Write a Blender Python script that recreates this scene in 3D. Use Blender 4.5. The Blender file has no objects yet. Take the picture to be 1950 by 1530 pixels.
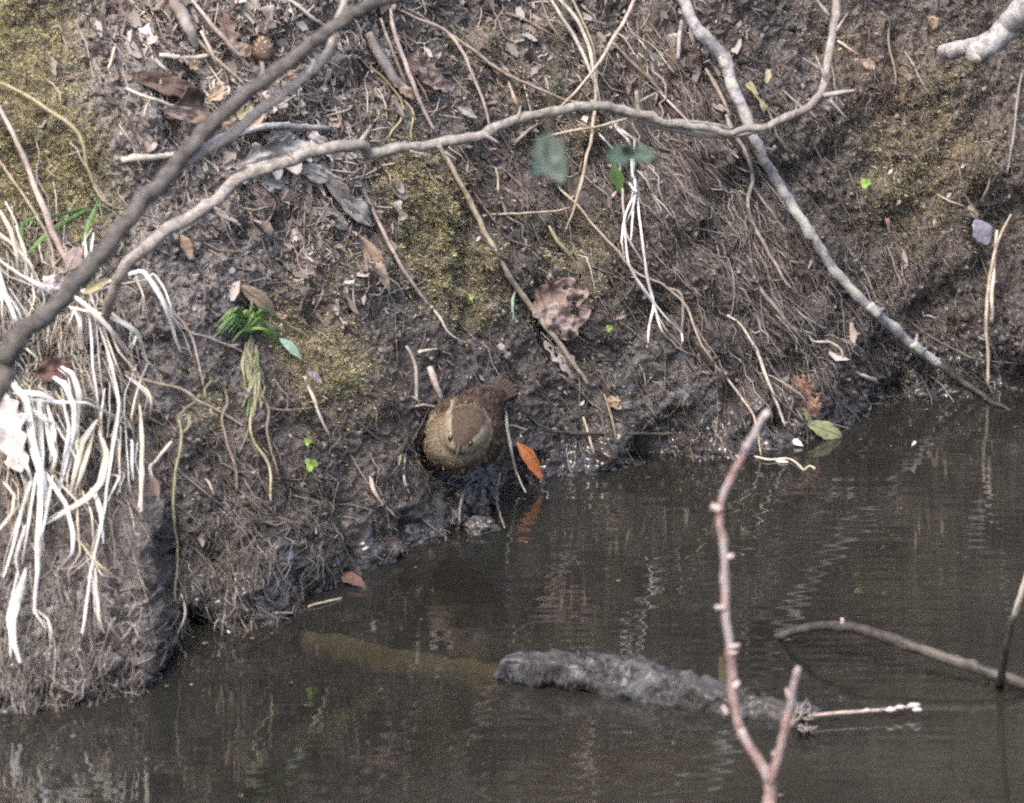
import bpy, math, random
import numpy as np
from mathutils import Vector, Matrix

random.seed(7)
RNG = np.random.default_rng(11)
SC = bpy.context.scene
COL = SC.collection

# ------------------------------------------------------------------ camera
PITCH = math.radians(18.0)
DIST = 6.0
FRAME_W = 0.819
LENS = 36.0 * DIST / FRAME_W
TGT = np.array([0.0, 0.0, 0.056])
VIEW = np.array([0.0, math.cos(PITCH), -math.sin(PITCH)])
CAM = TGT - DIST * VIEW
RIGHT = np.array([1.0, 0.0, 0.0])
UPV = np.cross(RIGHT, VIEW)
FPX = 1950.0 * LENS / 36.0

cam_data = bpy.data.cameras.new("camera")
cam = bpy.data.objects.new("camera", cam_data)
COL.objects.link(cam)
cam.location = CAM
cam.rotation_euler = Vector(VIEW).to_track_quat('-Z', 'Y').to_euler()
cam_data.sensor_width = 36.0
cam_data.lens = LENS
cam_data.clip_start = 0.1
cam_data.clip_end = 300.0
cam_data.dof.use_dof = True
cam_data.dof.focus_distance = 5.98
cam_data.dof.aperture_fstop = 11.0
SC.camera = cam

# ------------------------------------------------------------------ sky and sun (soft overcast light)
SUN_EL, SUN_AZ = math.radians(58.0), math.radians(215.0)     # azimuth clockwise from +Y: behind the camera, to its left
world = bpy.data.worlds.new("World")
SC.world = world
world.use_nodes = True
wn = world.node_tree
wn.nodes.clear()
sky = wn.nodes.new("ShaderNodeTexSky")
sky.sky_type = 'NISHITA'
sky.sun_disc = False
sky.sun_elevation = SUN_EL
sky.sun_rotation = SUN_AZ
sky.air_density = 1.0
sky.dust_density = 4.0
sky.ozone_density = 0.8
bg = wn.nodes.new("ShaderNodeBackground")
bg.inputs["Strength"].default_value = 0.15
wo = wn.nodes.new("ShaderNodeOutputWorld")
wn.links.new(sky.outputs[0], bg.inputs[0])
wn.links.new(bg.outputs[0], wo.inputs[0])

sun_data = bpy.data.lights.new("sun", 'SUN')
sun_data.energy = 0.95
sun_data.angle = math.radians(24.0)
sun_data.color = (1.0, 0.97, 0.94)
sun = bpy.data.objects.new("sun", sun_data)
COL.objects.link(sun)
sdir = Vector((math.sin(SUN_AZ) * math.cos(SUN_EL), math.cos(SUN_AZ) * math.cos(SUN_EL), math.sin(SUN_EL)))
sun.rotation_euler = (-sdir).to_track_quat('-Z', 'Y').to_euler()
sun.location = sdir * 20

SC.view_settings.view_transform = 'Standard'
SC.view_settings.look = 'None'
SC.view_settings.gamma = 1.0
SC.view_settings.use_curve_mapping = False
SC.view_settings.exposure = 1.78
SC.render.engine = 'CYCLES'
SC.cycles.use_denoising = False
SC.cycles.pixel_filter_type = 'BLACKMAN_HARRIS'
SC.cycles.filter_width = 2.1
SC.cycles.max_bounces = 5
SC.cycles.use_adaptive_sampling = True
SC.cycles.adaptive_threshold = 0.03
SC.cycles.transparent_max_bounces = 8
SC.cycles.caustics_reflective = False
SC.cycles.caustics_refractive = False

# ------------------------------------------------------------------ numeric helpers
def _hash(ix, iy, iz, seed):
    h = (ix.astype(np.int64) * 374761393 + iy.astype(np.int64) * 668265263 + iz.astype(np.int64) * 2147483647 + seed * 974711) & 0xFFFFFFFF
    h = ((h ^ (h >> 13)) * 1274126177) & 0xFFFFFFFF
    h = h ^ (h >> 16)
    return (h & 0xFFFFFF).astype(np.float64) / float(0xFFFFFF) * 2 - 1

def vnoise(p, freq, seed=0):
    q = p * freq
    i = np.floor(q).astype(np.int64)
    f = q - i
    f = f * f * f * (f * (f * 6 - 15) + 10)
    x, y, z = i[..., 0], i[..., 1], i[..., 2]
    fx, fy, fz = f[..., 0], f[..., 1], f[..., 2]
    def H(a, b, c): return _hash(x + a, y + b, z + c, seed)
    c00 = H(0,0,0) * (1-fx) + H(1,0,0) * fx
    c10 = H(0,1,0) * (1-fx) + H(1,1,0) * fx
    c01 = H(0,0,1) * (1-fx) + H(1,0,1) * fx
    c11 = H(0,1,1) * (1-fx) + H(1,1,1) * fx
    return (c00 * (1-fy) + c10 * fy) * (1-fz) + (c01 * (1-fy) + c11 * fy) * fz

def fbm(p, freq, octv=4, seed=0, gain=0.5):
    a, s, t = 1.0, 0.0, 0.0
    for k in range(octv):
        s = s + a * vnoise(p, freq * 2.03 ** k, seed + 17 * k)
        t += a
        a *= gain
    return s / t

def sstep(a, b, x):
    t = np.clip((x - a) / (b - a), 0, 1)
    return t * t * (3 - 2 * t)

def ray(px, py):
    d = RIGHT * ((px - 975.0) / FPX) + UPV * ((765.0 - py) / FPX) + VIEW
    return d

def fg(px, py, depth):
    return CAM + ray(px, py) * depth

def on_water(px, py, z=0.0):
    d = ray(px, py)
    t = (z - CAM[2]) / d[2]
    return CAM + d * t

# ------------------------------------------------------------------ the bank's large form
SHORE_PX = [(-160, 1330), (0, 1345), (120, 1345), (210, 1335), (272, 1318), (290, 1288), (298, 1236), (312, 1208), (480, 1196), (560, 1150), (640, 1105), (760, 1060), (850, 1012), (960, 932), (1050, 905),
            (1250, 882), (1430, 865), (1540, 835), (1620, 800), (1700, 768), (1950, 742), (2100, 735)]
SH = np.array([on_water(*p)[:2] for p in SHORE_PX])
MAIN_PX = [(-160, 1262), (270, 1210), (600, 1110), (960, 935), (1430, 845), (1700, 775), (1950, 742), (2100, 735)]
MN = np.array([on_water(*p)[:2] for p in MAIN_PX])

def shore_y(x, tab):
    y = np.interp(x, tab[:, 0], tab[:, 1])
    y = np.where(x < tab[0, 0], tab[0, 1] + (x - tab[0, 0]) * 0.15, y)
    y = np.where(x > tab[-1, 0], tab[-1, 1] + (x - tab[-1, 0]) * 0.25, y)
    return y

def hz(z):           # horizontal set-back of the slope at height z
    return np.where(z < 0, z * 1.3, 0.44 * z + 0.32 * z * z)

def F(x, z):         # the bank surface as depth y(x, z)
    x = np.asarray(x, float); z = np.asarray(z, float)
    acc = 0
    for dx in (-0.006, -0.002, 0.002, 0.006):
        acc = acc + shore_y(x + dx, SH)
    ys = acc / 4
    ym = (shore_y(x - 0.03, MN) + shore_y(x + 0.03, MN) + shore_y(x, MN)) / 3
    t = sstep(0.005, 0.15, z)
    y = ys * (1 - t) + ym * t + hz(z)
    p = np.stack(np.broadcast_arrays(x, np.zeros_like(z) + 0.37, z), -1)
    y = y - 0.030 * vnoise(p, 7.0, 3) * sstep(0.02, 0.12, z) - 0.014 * vnoise(p, 17.0, 5) - 0.007 * vnoise(p, 37.0, 8)
    return y

def at(px, py, off=0.0):
    """the spot of the bank (or the water) that a stem or leaf lies on, raised by off towards the viewer"""
    d = ray(px, py)
    ts = np.linspace(DIST - 0.95, DIST + 0.9, 260)
    P = CAM[None, :] + d[None, :] * ts[:, None]
    g = P[:, 1] - F(P[:, 0], P[:, 2])
    hit = np.nonzero((g[:-1] < 0) & (g[1:] >= 0) & (P[:-1, 2] > -0.02))[0]
    tw = (0.0 - CAM[2]) / d[2]
    if len(hit):
        k = hit[0]
        a, b = ts[k], ts[k + 1]
        for _ in range(18):
            m = 0.5 * (a + b)
            q = CAM + d * m
            if q[1] - float(F(q[0], q[2])) < 0: a = m
            else: b = m
        t = min(0.5 * (a + b), tw)
    else:
        t = tw
    return CAM + d * (t - off)

def surf_normal(P):
    e = 0.012
    dx = (F(P[0] + e, P[2]) - F(P[0] - e, P[2])) / (2 * e)
    dz = (F(P[0], P[2] + e) - F(P[0], P[2] - e)) / (2 * e)
    n = np.array([float(dx), -1.0, float(dz)])
    return n / np.linalg.norm(n)

# ------------------------------------------------------------------ materials
MATS = {}
def new_mat(name):
    m = bpy.data.materials.new(name)
    m.use_nodes = True
    n = m.node_tree
    n.nodes.clear()
    MATS[name] = m
    return m, n.nodes, n.links

def mat(name, c1, c2=None, rough=0.75, scale=180.0, bump=0.25, spec=0.25, trans=0.0, stretch=(1, 1, 1), c3=None, wet=0.0):
    """bark, stem and leaf material: two or three tones of noise, fine relief, optional light let through"""
    m, N, L = new_mat(name)
    c2 = c2 or tuple(v * 0.55 for v in c1)
    tc = N.new("ShaderNodeTexCoord"); mp = N.new("ShaderNodeMapping")
    mp.inputs["Scale"].default_value = stretch
    L.new(tc.outputs["Object"], mp.inputs[0])
    nz = N.new("ShaderNodeTexNoise"); nz.inputs["Scale"].default_value = scale; nz.inputs["Detail"].default_value = 6; nz.inputs["Roughness"].default_value = 0.65
    L.new(mp.outputs[0], nz.inputs[0])
    rp = N.new("ShaderNodeValToRGB")
    rp.color_ramp.elements[0].position = 0.36; rp.color_ramp.elements[0].color = (*c2, 1)
    rp.color_ramp.elements[1].position = 0.60; rp.color_ramp.elements[1].color = (*c1, 1)
    L.new(nz.outputs[0], rp.inputs[0])
    out_c = rp.outputs[0]
    if c3:
        n2 = N.new("ShaderNodeTexNoise"); n2.inputs["Scale"].default_value = scale * 0.28; n2.inputs["Detail"].default_value = 5
        L.new(mp.outputs[0], n2.inputs[0])
        r2 = N.new("ShaderNodeValToRGB"); r2.color_ramp.elements[0].position = 0.50; r2.color_ramp.elements[1].position = 0.60
        L.new(n2.outputs[0], r2.inputs[0])
        mx = N.new("ShaderNodeMix"); mx.data_type = 'RGBA'
        L.new(r2.outputs[0], mx.inputs["Factor"]); L.new(out_c, mx.inputs["A"]); mx.inputs["B"].default_value = (*c3, 1)
        out_c = mx.outputs["Result"]
    pb = N.new("ShaderNodeBsdfPrincipled")
    pb.inputs["Roughness"].default_value = rough
    pb.inputs["Specular IOR Level"].default_value = spec
    if wet:
        pb.inputs["Coat Weight"].default_value = wet; pb.inputs["Coat Roughness"].default_value = 0.12
    L.new(out_c, pb.inputs["Base Color"])
    bp = N.new("ShaderNodeBump"); bp.inputs["Strength"].default_value = bump; bp.inputs["Distance"].default_value = 0.0022
    L.new(nz.outputs[0], bp.inputs["Height"]); L.new(bp.outputs[0], pb.inputs["Normal"])
    out = N.new("ShaderNodeOutputMaterial")
    if trans:
        tr = N.new("ShaderNodeBsdfTranslucent"); L.new(out_c, tr.inputs[0])
        ms = N.new("ShaderNodeMixShader"); ms.inputs[0].default_value = trans
        L.new(pb.outputs[0], ms.inputs[1]); L.new(tr.outputs[0], ms.inputs[2]); L.new(ms.outputs[0], out.inputs[0])
    else:
        L.new(pb.outputs[0], out.inputs[0])
    return m

def vcol_mat(name, rough=0.85, spec=0.15, trans=0.15, wet=0.0):
    m, N, L = new_mat(name)
    at_ = N.new("ShaderNodeAttribute"); at_.attribute_name = "Col"
    pb = N.new("ShaderNodeBsdfPrincipled"); pb.inputs["Roughness"].default_value = rough; pb.inputs["Specular IOR Level"].default_value = spec
    if wet:
        pb.inputs["Coat Weight"].default_value = wet; pb.inputs["Coat Roughness"].default_value = 0.15
    L.new(at_.outputs["Color"], pb.inputs["Base Color"])
    out = N.new("ShaderNodeOutputMaterial")
    if trans:
        tr = N.new("ShaderNodeBsdfTranslucent"); L.new(at_.outputs["Color"], tr.inputs[0])
        ms = N.new("ShaderNodeMixShader"); ms.inputs[0].default_value = trans
        L.new(pb.outputs[0], ms.inputs[1]); L.new(tr.outputs[0], ms.inputs[2]); L.new(ms.outputs[0], out.inputs[0])
    else:
        L.new(pb.outputs[0], out.inputs[0])
    return m

def soil_mat():
    m, N, L = new_mat("soil")
    tc = N.new("ShaderNodeTexCoord")
    def noise(s, d=6, r=0.6):
        n = N.new("ShaderNodeTexNoise"); n.inputs["Scale"].default_value = s; n.inputs["Detail"].default_value = d; n.inputs["Roughness"].default_value = r
        L.new(tc.outputs["Object"], n.inputs[0]); return n.outputs[0]
    def ramp(src, a, b, ca=(0, 0, 0), cb=(1, 1, 1)):
        r = N.new("ShaderNodeValToRGB"); r.color_ramp.elements[0].position = a; r.color_ramp.elements[1].position = b
        r.color_ramp.elements[0].color = (*ca, 1); r.color_ramp.elements[1].color = (*cb, 1)
        L.new(src, r.inputs[0]); return r.outputs[0]
    def attr(n):
        a = N.new("ShaderNodeAttribute"); a.attribute_name = n; return a.outputs["Fac"]
    def mix(f, a, b):
        x = N.new("ShaderNodeMix"); x.data_type = 'RGBA'
        L.new(f, x.inputs["Factor"])
        for s, k in ((a, "A"), (b, "B")):
            if isinstance(s, tuple): x.inputs[k].default_value = (*s, 1)
            else: L.new(s, x.inputs[k])
        return x.outputs["Result"]
    def mul(a, b):
        x = N.new("ShaderNodeMath"); x.operation = 'MULTIPLY'
        for s, k in ((a, 0), (b, 1)):
            if isinstance(s, float): x.inputs[k].default_value = s
            else: L.new(s, x.inputs[k])
        return x.outputs[0]
    n_f = noise(420, 5, 0.7); n_m = noise(95, 6); n_b = noise(16, 5)
    dark = ramp(n_f, 0.36, 0.66, (0.032, 0.027, 0.025), (0.115, 0.100, 0.089))
    dry = ramp(n_f, 0.34, 0.66, (0.095, 0.081, 0.073), (0.265, 0.236, 0.216))
    red = ramp(n_f, 0.34, 0.66, (0.050, 0.031, 0.022), (0.150, 0.100, 0.074))
    moss = ramp(n_m, 0.34, 0.66, (0.095, 0.078, 0.045), (0.290, 0.250, 0.140))
    lich = ramp(n_m, 0.40, 0.62, (0.030, 0.030, 0.030), (0.145, 0.150, 0.155))
    c = mix(attr("dry"), dark, dry)
    c = mix(mul(attr("red"), ramp(n_b, 0.3, 0.6)), c, red)
    c = mix(mul(attr("lichen"), ramp(n_m, 0.45, 0.62)), c, lich)
    c = mix(mul(attr("moss"), ramp(n_m, 0.32, 0.58)), c, moss)
    wetc = mix(attr("wet"), (1.0, 1.0, 1.0), (0.48, 0.46, 0.47))
    mm = N.new("ShaderNodeMix"); mm.data_type = 'RGBA'; mm.blend_type = 'MULTIPLY'; mm.inputs["Factor"].default_value = 1
    L.new(c, mm.inputs["A"]); L.new(wetc, mm.inputs["B"])
    pb = N.new("ShaderNodeBsdfPrincipled")
    L.new(mm.outputs["Result"], pb.inputs["Base Color"])
    pb.inputs["Roughness"].default_value = 0.9
    pb.inputs["Specular IOR Level"].default_value = 0.2
    L.new(mul(attr("wet"), 1.0), pb.inputs["Coat Weight"])
    pb.inputs["Coat Roughness"].default_value = 0.11
    bp = N.new("ShaderNodeBump"); bp.inputs["Strength"].default_value = 0.75; bp.inputs["Distance"].default_value = 0.0022
    L.new(n_f, bp.inputs["Height"])
    L.new(bp.outputs[0], pb.inputs["Normal"])
    out = N.new("ShaderNodeOutputMaterial"); L.new(pb.outputs[0], out.inputs[0])
    return m

def water_mat():
    m, N, L = new_mat("stream_water")
    tc = N.new("ShaderNodeTexCoord")
    def noise(s, st, d=2):
        mp = N.new("ShaderNodeMapping"); mp.inputs["Scale"].default_value = st; L.new(tc.outputs["Object"], mp.inputs[0])
        n = N.new("ShaderNodeTexNoise"); n.inputs["Scale"].default_value = s; n.inputs["Detail"].default_value = d; n.inputs["Roughness"].default_value = 0.45
        L.new(mp.outputs[0], n.inputs[0]); return n.outputs[0]
    a = noise(15, (0.45, 1.2, 1), 1); b = noise(46, (0.30, 1.6, 1), 0); cm = noise(4.0, (1, 1, 1), 3)
    def math_(op, x, y):
        n = N.new("ShaderNodeMath"); n.operation = op
        for s, k in ((x, 0), (y, 1)):
            if isinstance(s, (int, float)): n.inputs[k].default_value = s
            else: L.new(s, n.inputs[k])
        return n.outputs[0]
    gust = noise(2.6, (1, 1, 1), 2); gr = N.new('ShaderNodeMapRange'); gr.inputs[1].default_value = 0.35; gr.inputs[2].default_value = 0.68; gr.inputs[3].default_value = 0.30; gr.inputs[4].default_value = 1.25; L.new(gust, gr.inputs[0])
    h = math_('MULTIPLY', math_('ADD', a, math_('MULTIPLY', b, 0.70)), gr.outputs[0])
    bp = N.new("ShaderNodeBump"); bp.inputs["Strength"].default_value = 1.0; bp.inputs["Distance"].default_value = 0.00075
    L.new(h, bp.inputs["Height"])
    fr = N.new("ShaderNodeFresnel"); fr.inputs["IOR"].default_value = 1.58; L.new(bp.outputs[0], fr.inputs["Normal"])
    gl = N.new("ShaderNodeBsdfGlossy"); gl.inputs["Roughness"].default_value = 0.03; L.new(bp.outputs[0], gl.inputs["Normal"])
    gl.inputs["Color"].default_value = (1, 1, 1, 1)
    rp = N.new("ShaderNodeValToRGB"); rp.color_ramp.elements[0].position = 0.35; rp.color_ramp.elements[1].position = 0.65
    rp.color_ramp.elements[0].color = (0.021, 0.0200, 0.0165, 1); rp.color_ramp.elements[1].color = (0.035, 0.034, 0.028, 1)
    L.new(cm, rp.inputs[0])
    df = N.new("ShaderNodeBsdfDiffuse"); L.new(rp.outputs[0], df.inputs[0])
    tr = N.new("ShaderNodeBsdfTransparent"); tr.inputs[0].default_value = (0.60, 0.55, 0.44, 1)
    m1 = N.new("ShaderNodeMixShader"); m1.inputs[0].default_value = 0.50
    L.new(df.outputs[0], m1.inputs[1]); L.new(tr.outputs[0], m1.inputs[2])
    m2 = N.new("ShaderNodeMixShader"); L.new(fr.outputs[0], m2.inputs[0])
    L.new(m1.outputs[0], m2.inputs[1]); L.new(gl.outputs[0], m2.inputs[2])
    out = N.new("ShaderNodeOutputMaterial"); L.new(m2.outputs[0], out.inputs[0])
    return m

soil_mat(); water_mat()
vcol_mat("strands"); vcol_mat("wet_strands", rough=0.5, spec=0.4, trans=0.0, wet=0.6); vcol_mat("crumbs", trans=0.0); vcol_mat("plumage", rough=0.9, trans=0.0)
mat("bark_dark", (0.100, 0.088, 0.077), (0.045, 0.038, 0.033), scale=150, bump=0.7)
mat("bark_grey", (0.29, 0.255, 0.22), (0.17, 0.145, 0.125), scale=120, bump=0.4)
mat("bark_thorn", (0.29, 0.262, 0.225), (0.12, 0.102, 0.084), scale=150, bump=0.7, c3=(0.19, 0.165, 0.14))
mat("bark_lichen", (0.31, 0.29, 0.29), (0.135, 0.118, 0.115), scale=170, bump=0.7, c3=(0.315, 0.31, 0.26))
mat("bark_pale", (0.36, 0.34, 0.325), (0.17, 0.15, 0.14), scale=170, bump=0.9)
mat("wood_cut", (0.46, 0.40, 0.33), (0.28, 0.22, 0.17), scale=300, bump=0.4)
mat("bark_red", (0.25, 0.165, 0.14), (0.12, 0.078, 0.068), scale=160, bump=0.8, c3=(0.235, 0.20, 0.19))
mat("bark_bud", (0.50, 0.42, 0.37), (0.30, 0.22, 0.19), scale=200)
mat("wood_wet", (0.050, 0.042, 0.035), (0.018, 0.015, 0.013), scale=130, bump=0.6, rough=0.65, spec=0.25, wet=0.08, c3=(0.075, 0.064, 0.048))
mat("wood_rotten", (0.075, 0.073, 0.073), (0.011, 0.010, 0.009), scale=75, bump=1.0, rough=0.65, wet=0.15, c3=(0.035, 0.031, 0.028))
mat("wood_drowned", (0.42, 0.39, 0.31), (0.26, 0.235, 0.18), scale=60, bump=0.3)
mat("straw_white", (0.70, 0.69, 0.665), (0.40, 0.375, 0.33), scale=55, bump=0.25, trans=0.2, rough=0.6)
mat("straw_cream", (0.60, 0.54, 0.44), (0.36, 0.31, 0.24), scale=60, bump=0.25, trans=0.2, rough=0.6)
mat("straw_pale", (0.52, 0.47, 0.38), (0.34, 0.29, 0.22), scale=120, bump=0.2, trans=0.1)
mat("straw_tan", (0.36, 0.29, 0.21), (0.20, 0.155, 0.11), scale=130, bump=0.25)
mat("straw_pink", (0.43, 0.34, 0.29), (0.26, 0.19, 0.16), scale=130, bump=0.25)
mat("straw_brown", (0.20, 0.155, 0.115), (0.105, 0.08, 0.06), scale=130, bump=0.25)
mat("straw_yellow", (0.37, 0.325, 0.19), (0.23, 0.195, 0.11), scale=110, bump=0.2, trans=0.15)
mat("root_grey", (0.25, 0.22, 0.19), (0.13, 0.11, 0.09), scale=130, bump=0.3)
mat("stem_green", (0.22, 0.215, 0.125), (0.14, 0.12, 0.08), scale=120, bump=0.2)
mat("blade_green", (0.17, 0.30, 0.11), (0.10, 0.19, 0.065), scale=90, bump=0.15, trans=0.3, rough=0.55)
mat("leaf_lime", (0.33, 0.45, 0.10), (0.22, 0.33, 0.07), scale=140, trans=0.3, rough=0.55)
mat("leaf_mint", (0.36, 0.48, 0.36), (0.27, 0.38, 0.27), scale=120, trans=0.2, rough=0.5)
mat("leaf_teal", (0.062, 0.100, 0.070), (0.035, 0.06, 0.042), scale=60, trans=0.15, rough=0.4, spec=0.5)
mat("leaf_dusky", (0.045, 0.062, 0.040), (0.028, 0.042, 0.027), scale=60, trans=0.15, rough=0.4, spec=0.5)
mat("leaf_darkgreen", (0.05, 0.095, 0.025), (0.03, 0.06, 0.016), scale=100, trans=0.2)
mat("leaf_pink", (0.29, 0.225, 0.20), (0.17, 0.125, 0.11), scale=95, bump=0.5, trans=0.1, rough=0.8, c3=(0.13, 0.085, 0.07))
mat("leaf_grey", (0.40, 0.36, 0.32), (0.25, 0.215, 0.19), scale=95, bump=0.5, trans=0.1, rough=0.8, c3=(0.17, 0.14, 0.12))
mat("leaf_tan", (0.42, 0.32, 0.23), (0.28, 0.20, 0.14), scale=95, bump=0.5, trans=0.12, rough=0.8, c3=(0.17, 0.115, 0.08))
mat("leaf_brown", (0.17, 0.118, 0.09), (0.09, 0.06, 0.045), scale=95, bump=0.5, trans=0.08, rough=0.75, c3=(0.05, 0.036, 0.03))
mat("leaf_maroon", (0.10, 0.055, 0.045), (0.05, 0.03, 0.026), scale=95, bump=0.5)
mat("leaf_pale", (0.60, 0.55, 0.52), (0.42, 0.36, 0.33), scale=80, bump=0.4, trans=0.15)
mat("leaf_orange", (0.52, 0.17, 0.045), (0.36, 0.10, 0.03), scale=110, bump=0.4, trans=0.15, rough=0.6, c3=(0.40, 0.17, 0.08))
mat("leaf_purple", (0.24, 0.215, 0.26), (0.15, 0.135, 0.165), scale=90, bump=0.4, rough=0.6)
mat("leaf_blue", (0.20, 0.21, 0.26), (0.10, 0.105, 0.13), scale=70, bump=0.5, rough=0.4, wet=0.5)
mat("leaf_olive", (0.19, 0.185, 0.085), (0.10, 0.098, 0.05), scale=90, bump=0.4, rough=0.5, wet=0.3)
mat("leaf_rust", (0.20, 0.115, 0.08), (0.11, 0.06, 0.045), scale=95, bump=0.5, rough=0.6)
mat("stone_wet", (0.085, 0.078, 0.075), (0.022, 0.019, 0.018), scale=260, bump=1.0, rough=0.55, wet=0.45, c3=(0.05, 0.044, 0.04))
mat("bird_eye", (0.006, 0.005, 0.005), rough=0.12, spec=0.6, bump=0)
mat("bird_bill", (0.040, 0.030, 0.024), (0.025, 0.019, 0.015), rough=0.45, scale=300)
mat("bird_leg", (0.075, 0.055, 0.042), (0.05, 0.036, 0.028), rough=0.6, scale=400)

# ------------------------------------------------------------------ object helpers
def link_mesh(name, V, Fc, material, parent=None, origin=None, smooth=True, col=None):
    V = np.asarray(V, float)
    if origin is None:
        origin = np.zeros(3)
    me = bpy.data.meshes.new(name)
    V = V - origin
    Fc = np.asarray(Fc, dtype=np.int32)
    me.vertices.add(len(V)); me.vertices.foreach_set("co", V.ravel())
    k = Fc.shape[1]
    me.loops.add(Fc.size); me.loops.foreach_set("vertex_index", Fc.ravel())
    me.polygons.add(len(Fc)); me.polygons.foreach_set("loop_start", np.arange(0, Fc.size, k, dtype=np.int32))
    if smooth:
        me.polygons.foreach_set("use_smooth", np.ones(len(Fc), dtype=bool))
    me.update(calc_edges=True)
    if col is not None:
        a = me.attributes.new("Col", 'FLOAT_COLOR', 'POINT')
        c4 = np.ones((len(V), 4)); c4[:, :3] = col
        a.data.foreach_set("color", c4.ravel())
    me.materials.append(MATS[material])
    o = bpy.data.objects.new(name, me)
    COL.objects.link(o)
    if parent is not None:
        o.parent = parent
        o.location = origin - np.array(parent.location)
    else:
        o.location = origin
    return o

def tag(o, label, cat, group=None, kind=None):
    if label: o["label"] = label
    if cat: o["category"] = cat
    if group: o["group"] = group
    if kind: o["kind"] = kind
    return o

def empty(name, loc):
    o = bpy.data.objects.new(name, None)
    o.empty_display_size = 0.02
    COL.objects.link(o)
    o.location = loc
    return o

def spline(pts, n):
    """Catmull-Rom through pts (m, d) resampled to n points"""
    P = np.asarray(pts, float)
    if len(P) == 2:
        t = np.linspace(0, 1, n)[:, None]
        return P[0] * (1 - t) + P[1] * t
    E = np.vstack([2 * P[0] - P[1], P, 2 * P[-1] - P[-2]])
    seg = np.linalg.norm(np.diff(P, axis=0), axis=1)
    s = np.concatenate([[0], np.cumsum(seg)])
    u = np.linspace(0, s[-1], n)
    k = np.clip(np.searchsorted(s, u, side='right') - 1, 0, len(P) - 2)
    t = ((u - s[k]) / np.maximum(seg[k], 1e-9))[:, None]
    p0, p1, p2, p3 = E[k], E[k + 1], E[k + 2], E[k + 3]
    return 0.5 * ((2 * p1) + (-p0 + p2) * t + (2 * p0 - 5 * p1 + 4 * p2 - p3) * t ** 2 + (-p0 + 3 * p1 - 3 * p2 + p3) * t ** 3)

def tube_geo(C, R, sides=7, rough=0.10, seed=0, cap=True, flat=1.0):
    """rings of verts round the polyline C with radii R; knobbly by rough"""
    C = np.asarray(C, float); n = len(C)
    T = np.gradient(C, axis=0); T /= np.maximum(np.linalg.norm(T, axis=1)[:, None], 1e-9)
    ref = -VIEW
    A = np.cross(T, ref); A /= np.maximum(np.linalg.norm(A, axis=1)[:, None], 1e-9)
    B = np.cross(A, T)
    ang = np.linspace(0, 2 * np.pi, sides, endpoint=False)
    ring = A[:, None, :] * np.cos(ang)[None, :, None] + B[:, None, :] * (np.sin(ang) * flat)[None, :, None]
    R = np.asarray(R, float)[:, None, None] * np.ones((n, sides, 1))
    if rough:
        Q = C[:, None, :] + ring * 0.01
        w = 1.0 / max(float(np.mean(R)), 1e-4)
        R = R * (1 + rough * vnoise(Q, 0.9 * w, seed)[..., None] + 0.6 * rough * vnoise(Q, 2.2 * w, seed + 5)[..., None])
    if cap:                                   # close both ends with a ring drawn in to the centre
        C = np.vstack([C[:1], C, C[-1:]]); ring = np.concatenate([ring[:1], ring, ring[-1:]]); R = np.concatenate([R[:1] * 0.02, R, R[-1:] * 0.02])
        n += 2
    V = (C[:, None, :] + ring * R).reshape(-1, 3)
    i = np.arange(n - 1)[:, None] * sides; j = np.arange(sides)[None, :]; j2 = (j + 1) % sides
    Fc = np.stack([i + j, i + j2, i + sides + j2, i + sides + j], -1).reshape(-1, 4)
    return V, Fc

def mpp(P):          # metres per photograph pixel at P
    return float(np.dot(np.asarray(P) - CAM, VIEW)) / FPX

SEED = [100]
def stem_path(pts, off, n=None, wob=0.0, depth=None, stiff=0.0):
    """pts in photograph pixels give the course; each point is put on the bank (off above it) or at its own depth"""
    if depth is not None:
        d = np.linspace(depth[0], depth[1], len(pts)) if len(depth) == 2 else depth
        P = np.array([fg(p[0], p[1], dd) for p, dd in zip(pts, d)])
    else:
        m = len(pts)
        o = off if isinstance(off, (list, tuple)) else [off * (0.35 + 0.65 * math.sin(math.pi * (k + 0.35) / (m - 0.3))) for k in range(m)]
        P = np.array([at(p[0], p[1], oo) for p, oo in zip(pts, o)])
    L = np.sum(np.linalg.norm(np.diff(P, axis=0), axis=1))
    n = n or int(np.clip(L / 0.004, 8, 140))
    C = spline(P, n)
    if stiff:                                 # dry blades bend at kinks instead of in smooth curves
        sg = np.concatenate([[0], np.cumsum(np.linalg.norm(np.diff(P, axis=0), axis=1))]); uu = np.linspace(0, sg[-1], n)
        C = C * (1 - stiff) + stiff * np.stack([np.interp(uu, sg, P[:, k]) for k in range(3)], -1)
    SEED[0] += 1
    if wob:
        w = np.stack([fbm(C + 3.1 * k, 60.0, 2, SEED[0] + k) for k in range(3)], -1)
        w = w - np.linspace(0, 1, n)[:, None] * 0
        C = C + w * wob
    return C

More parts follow.
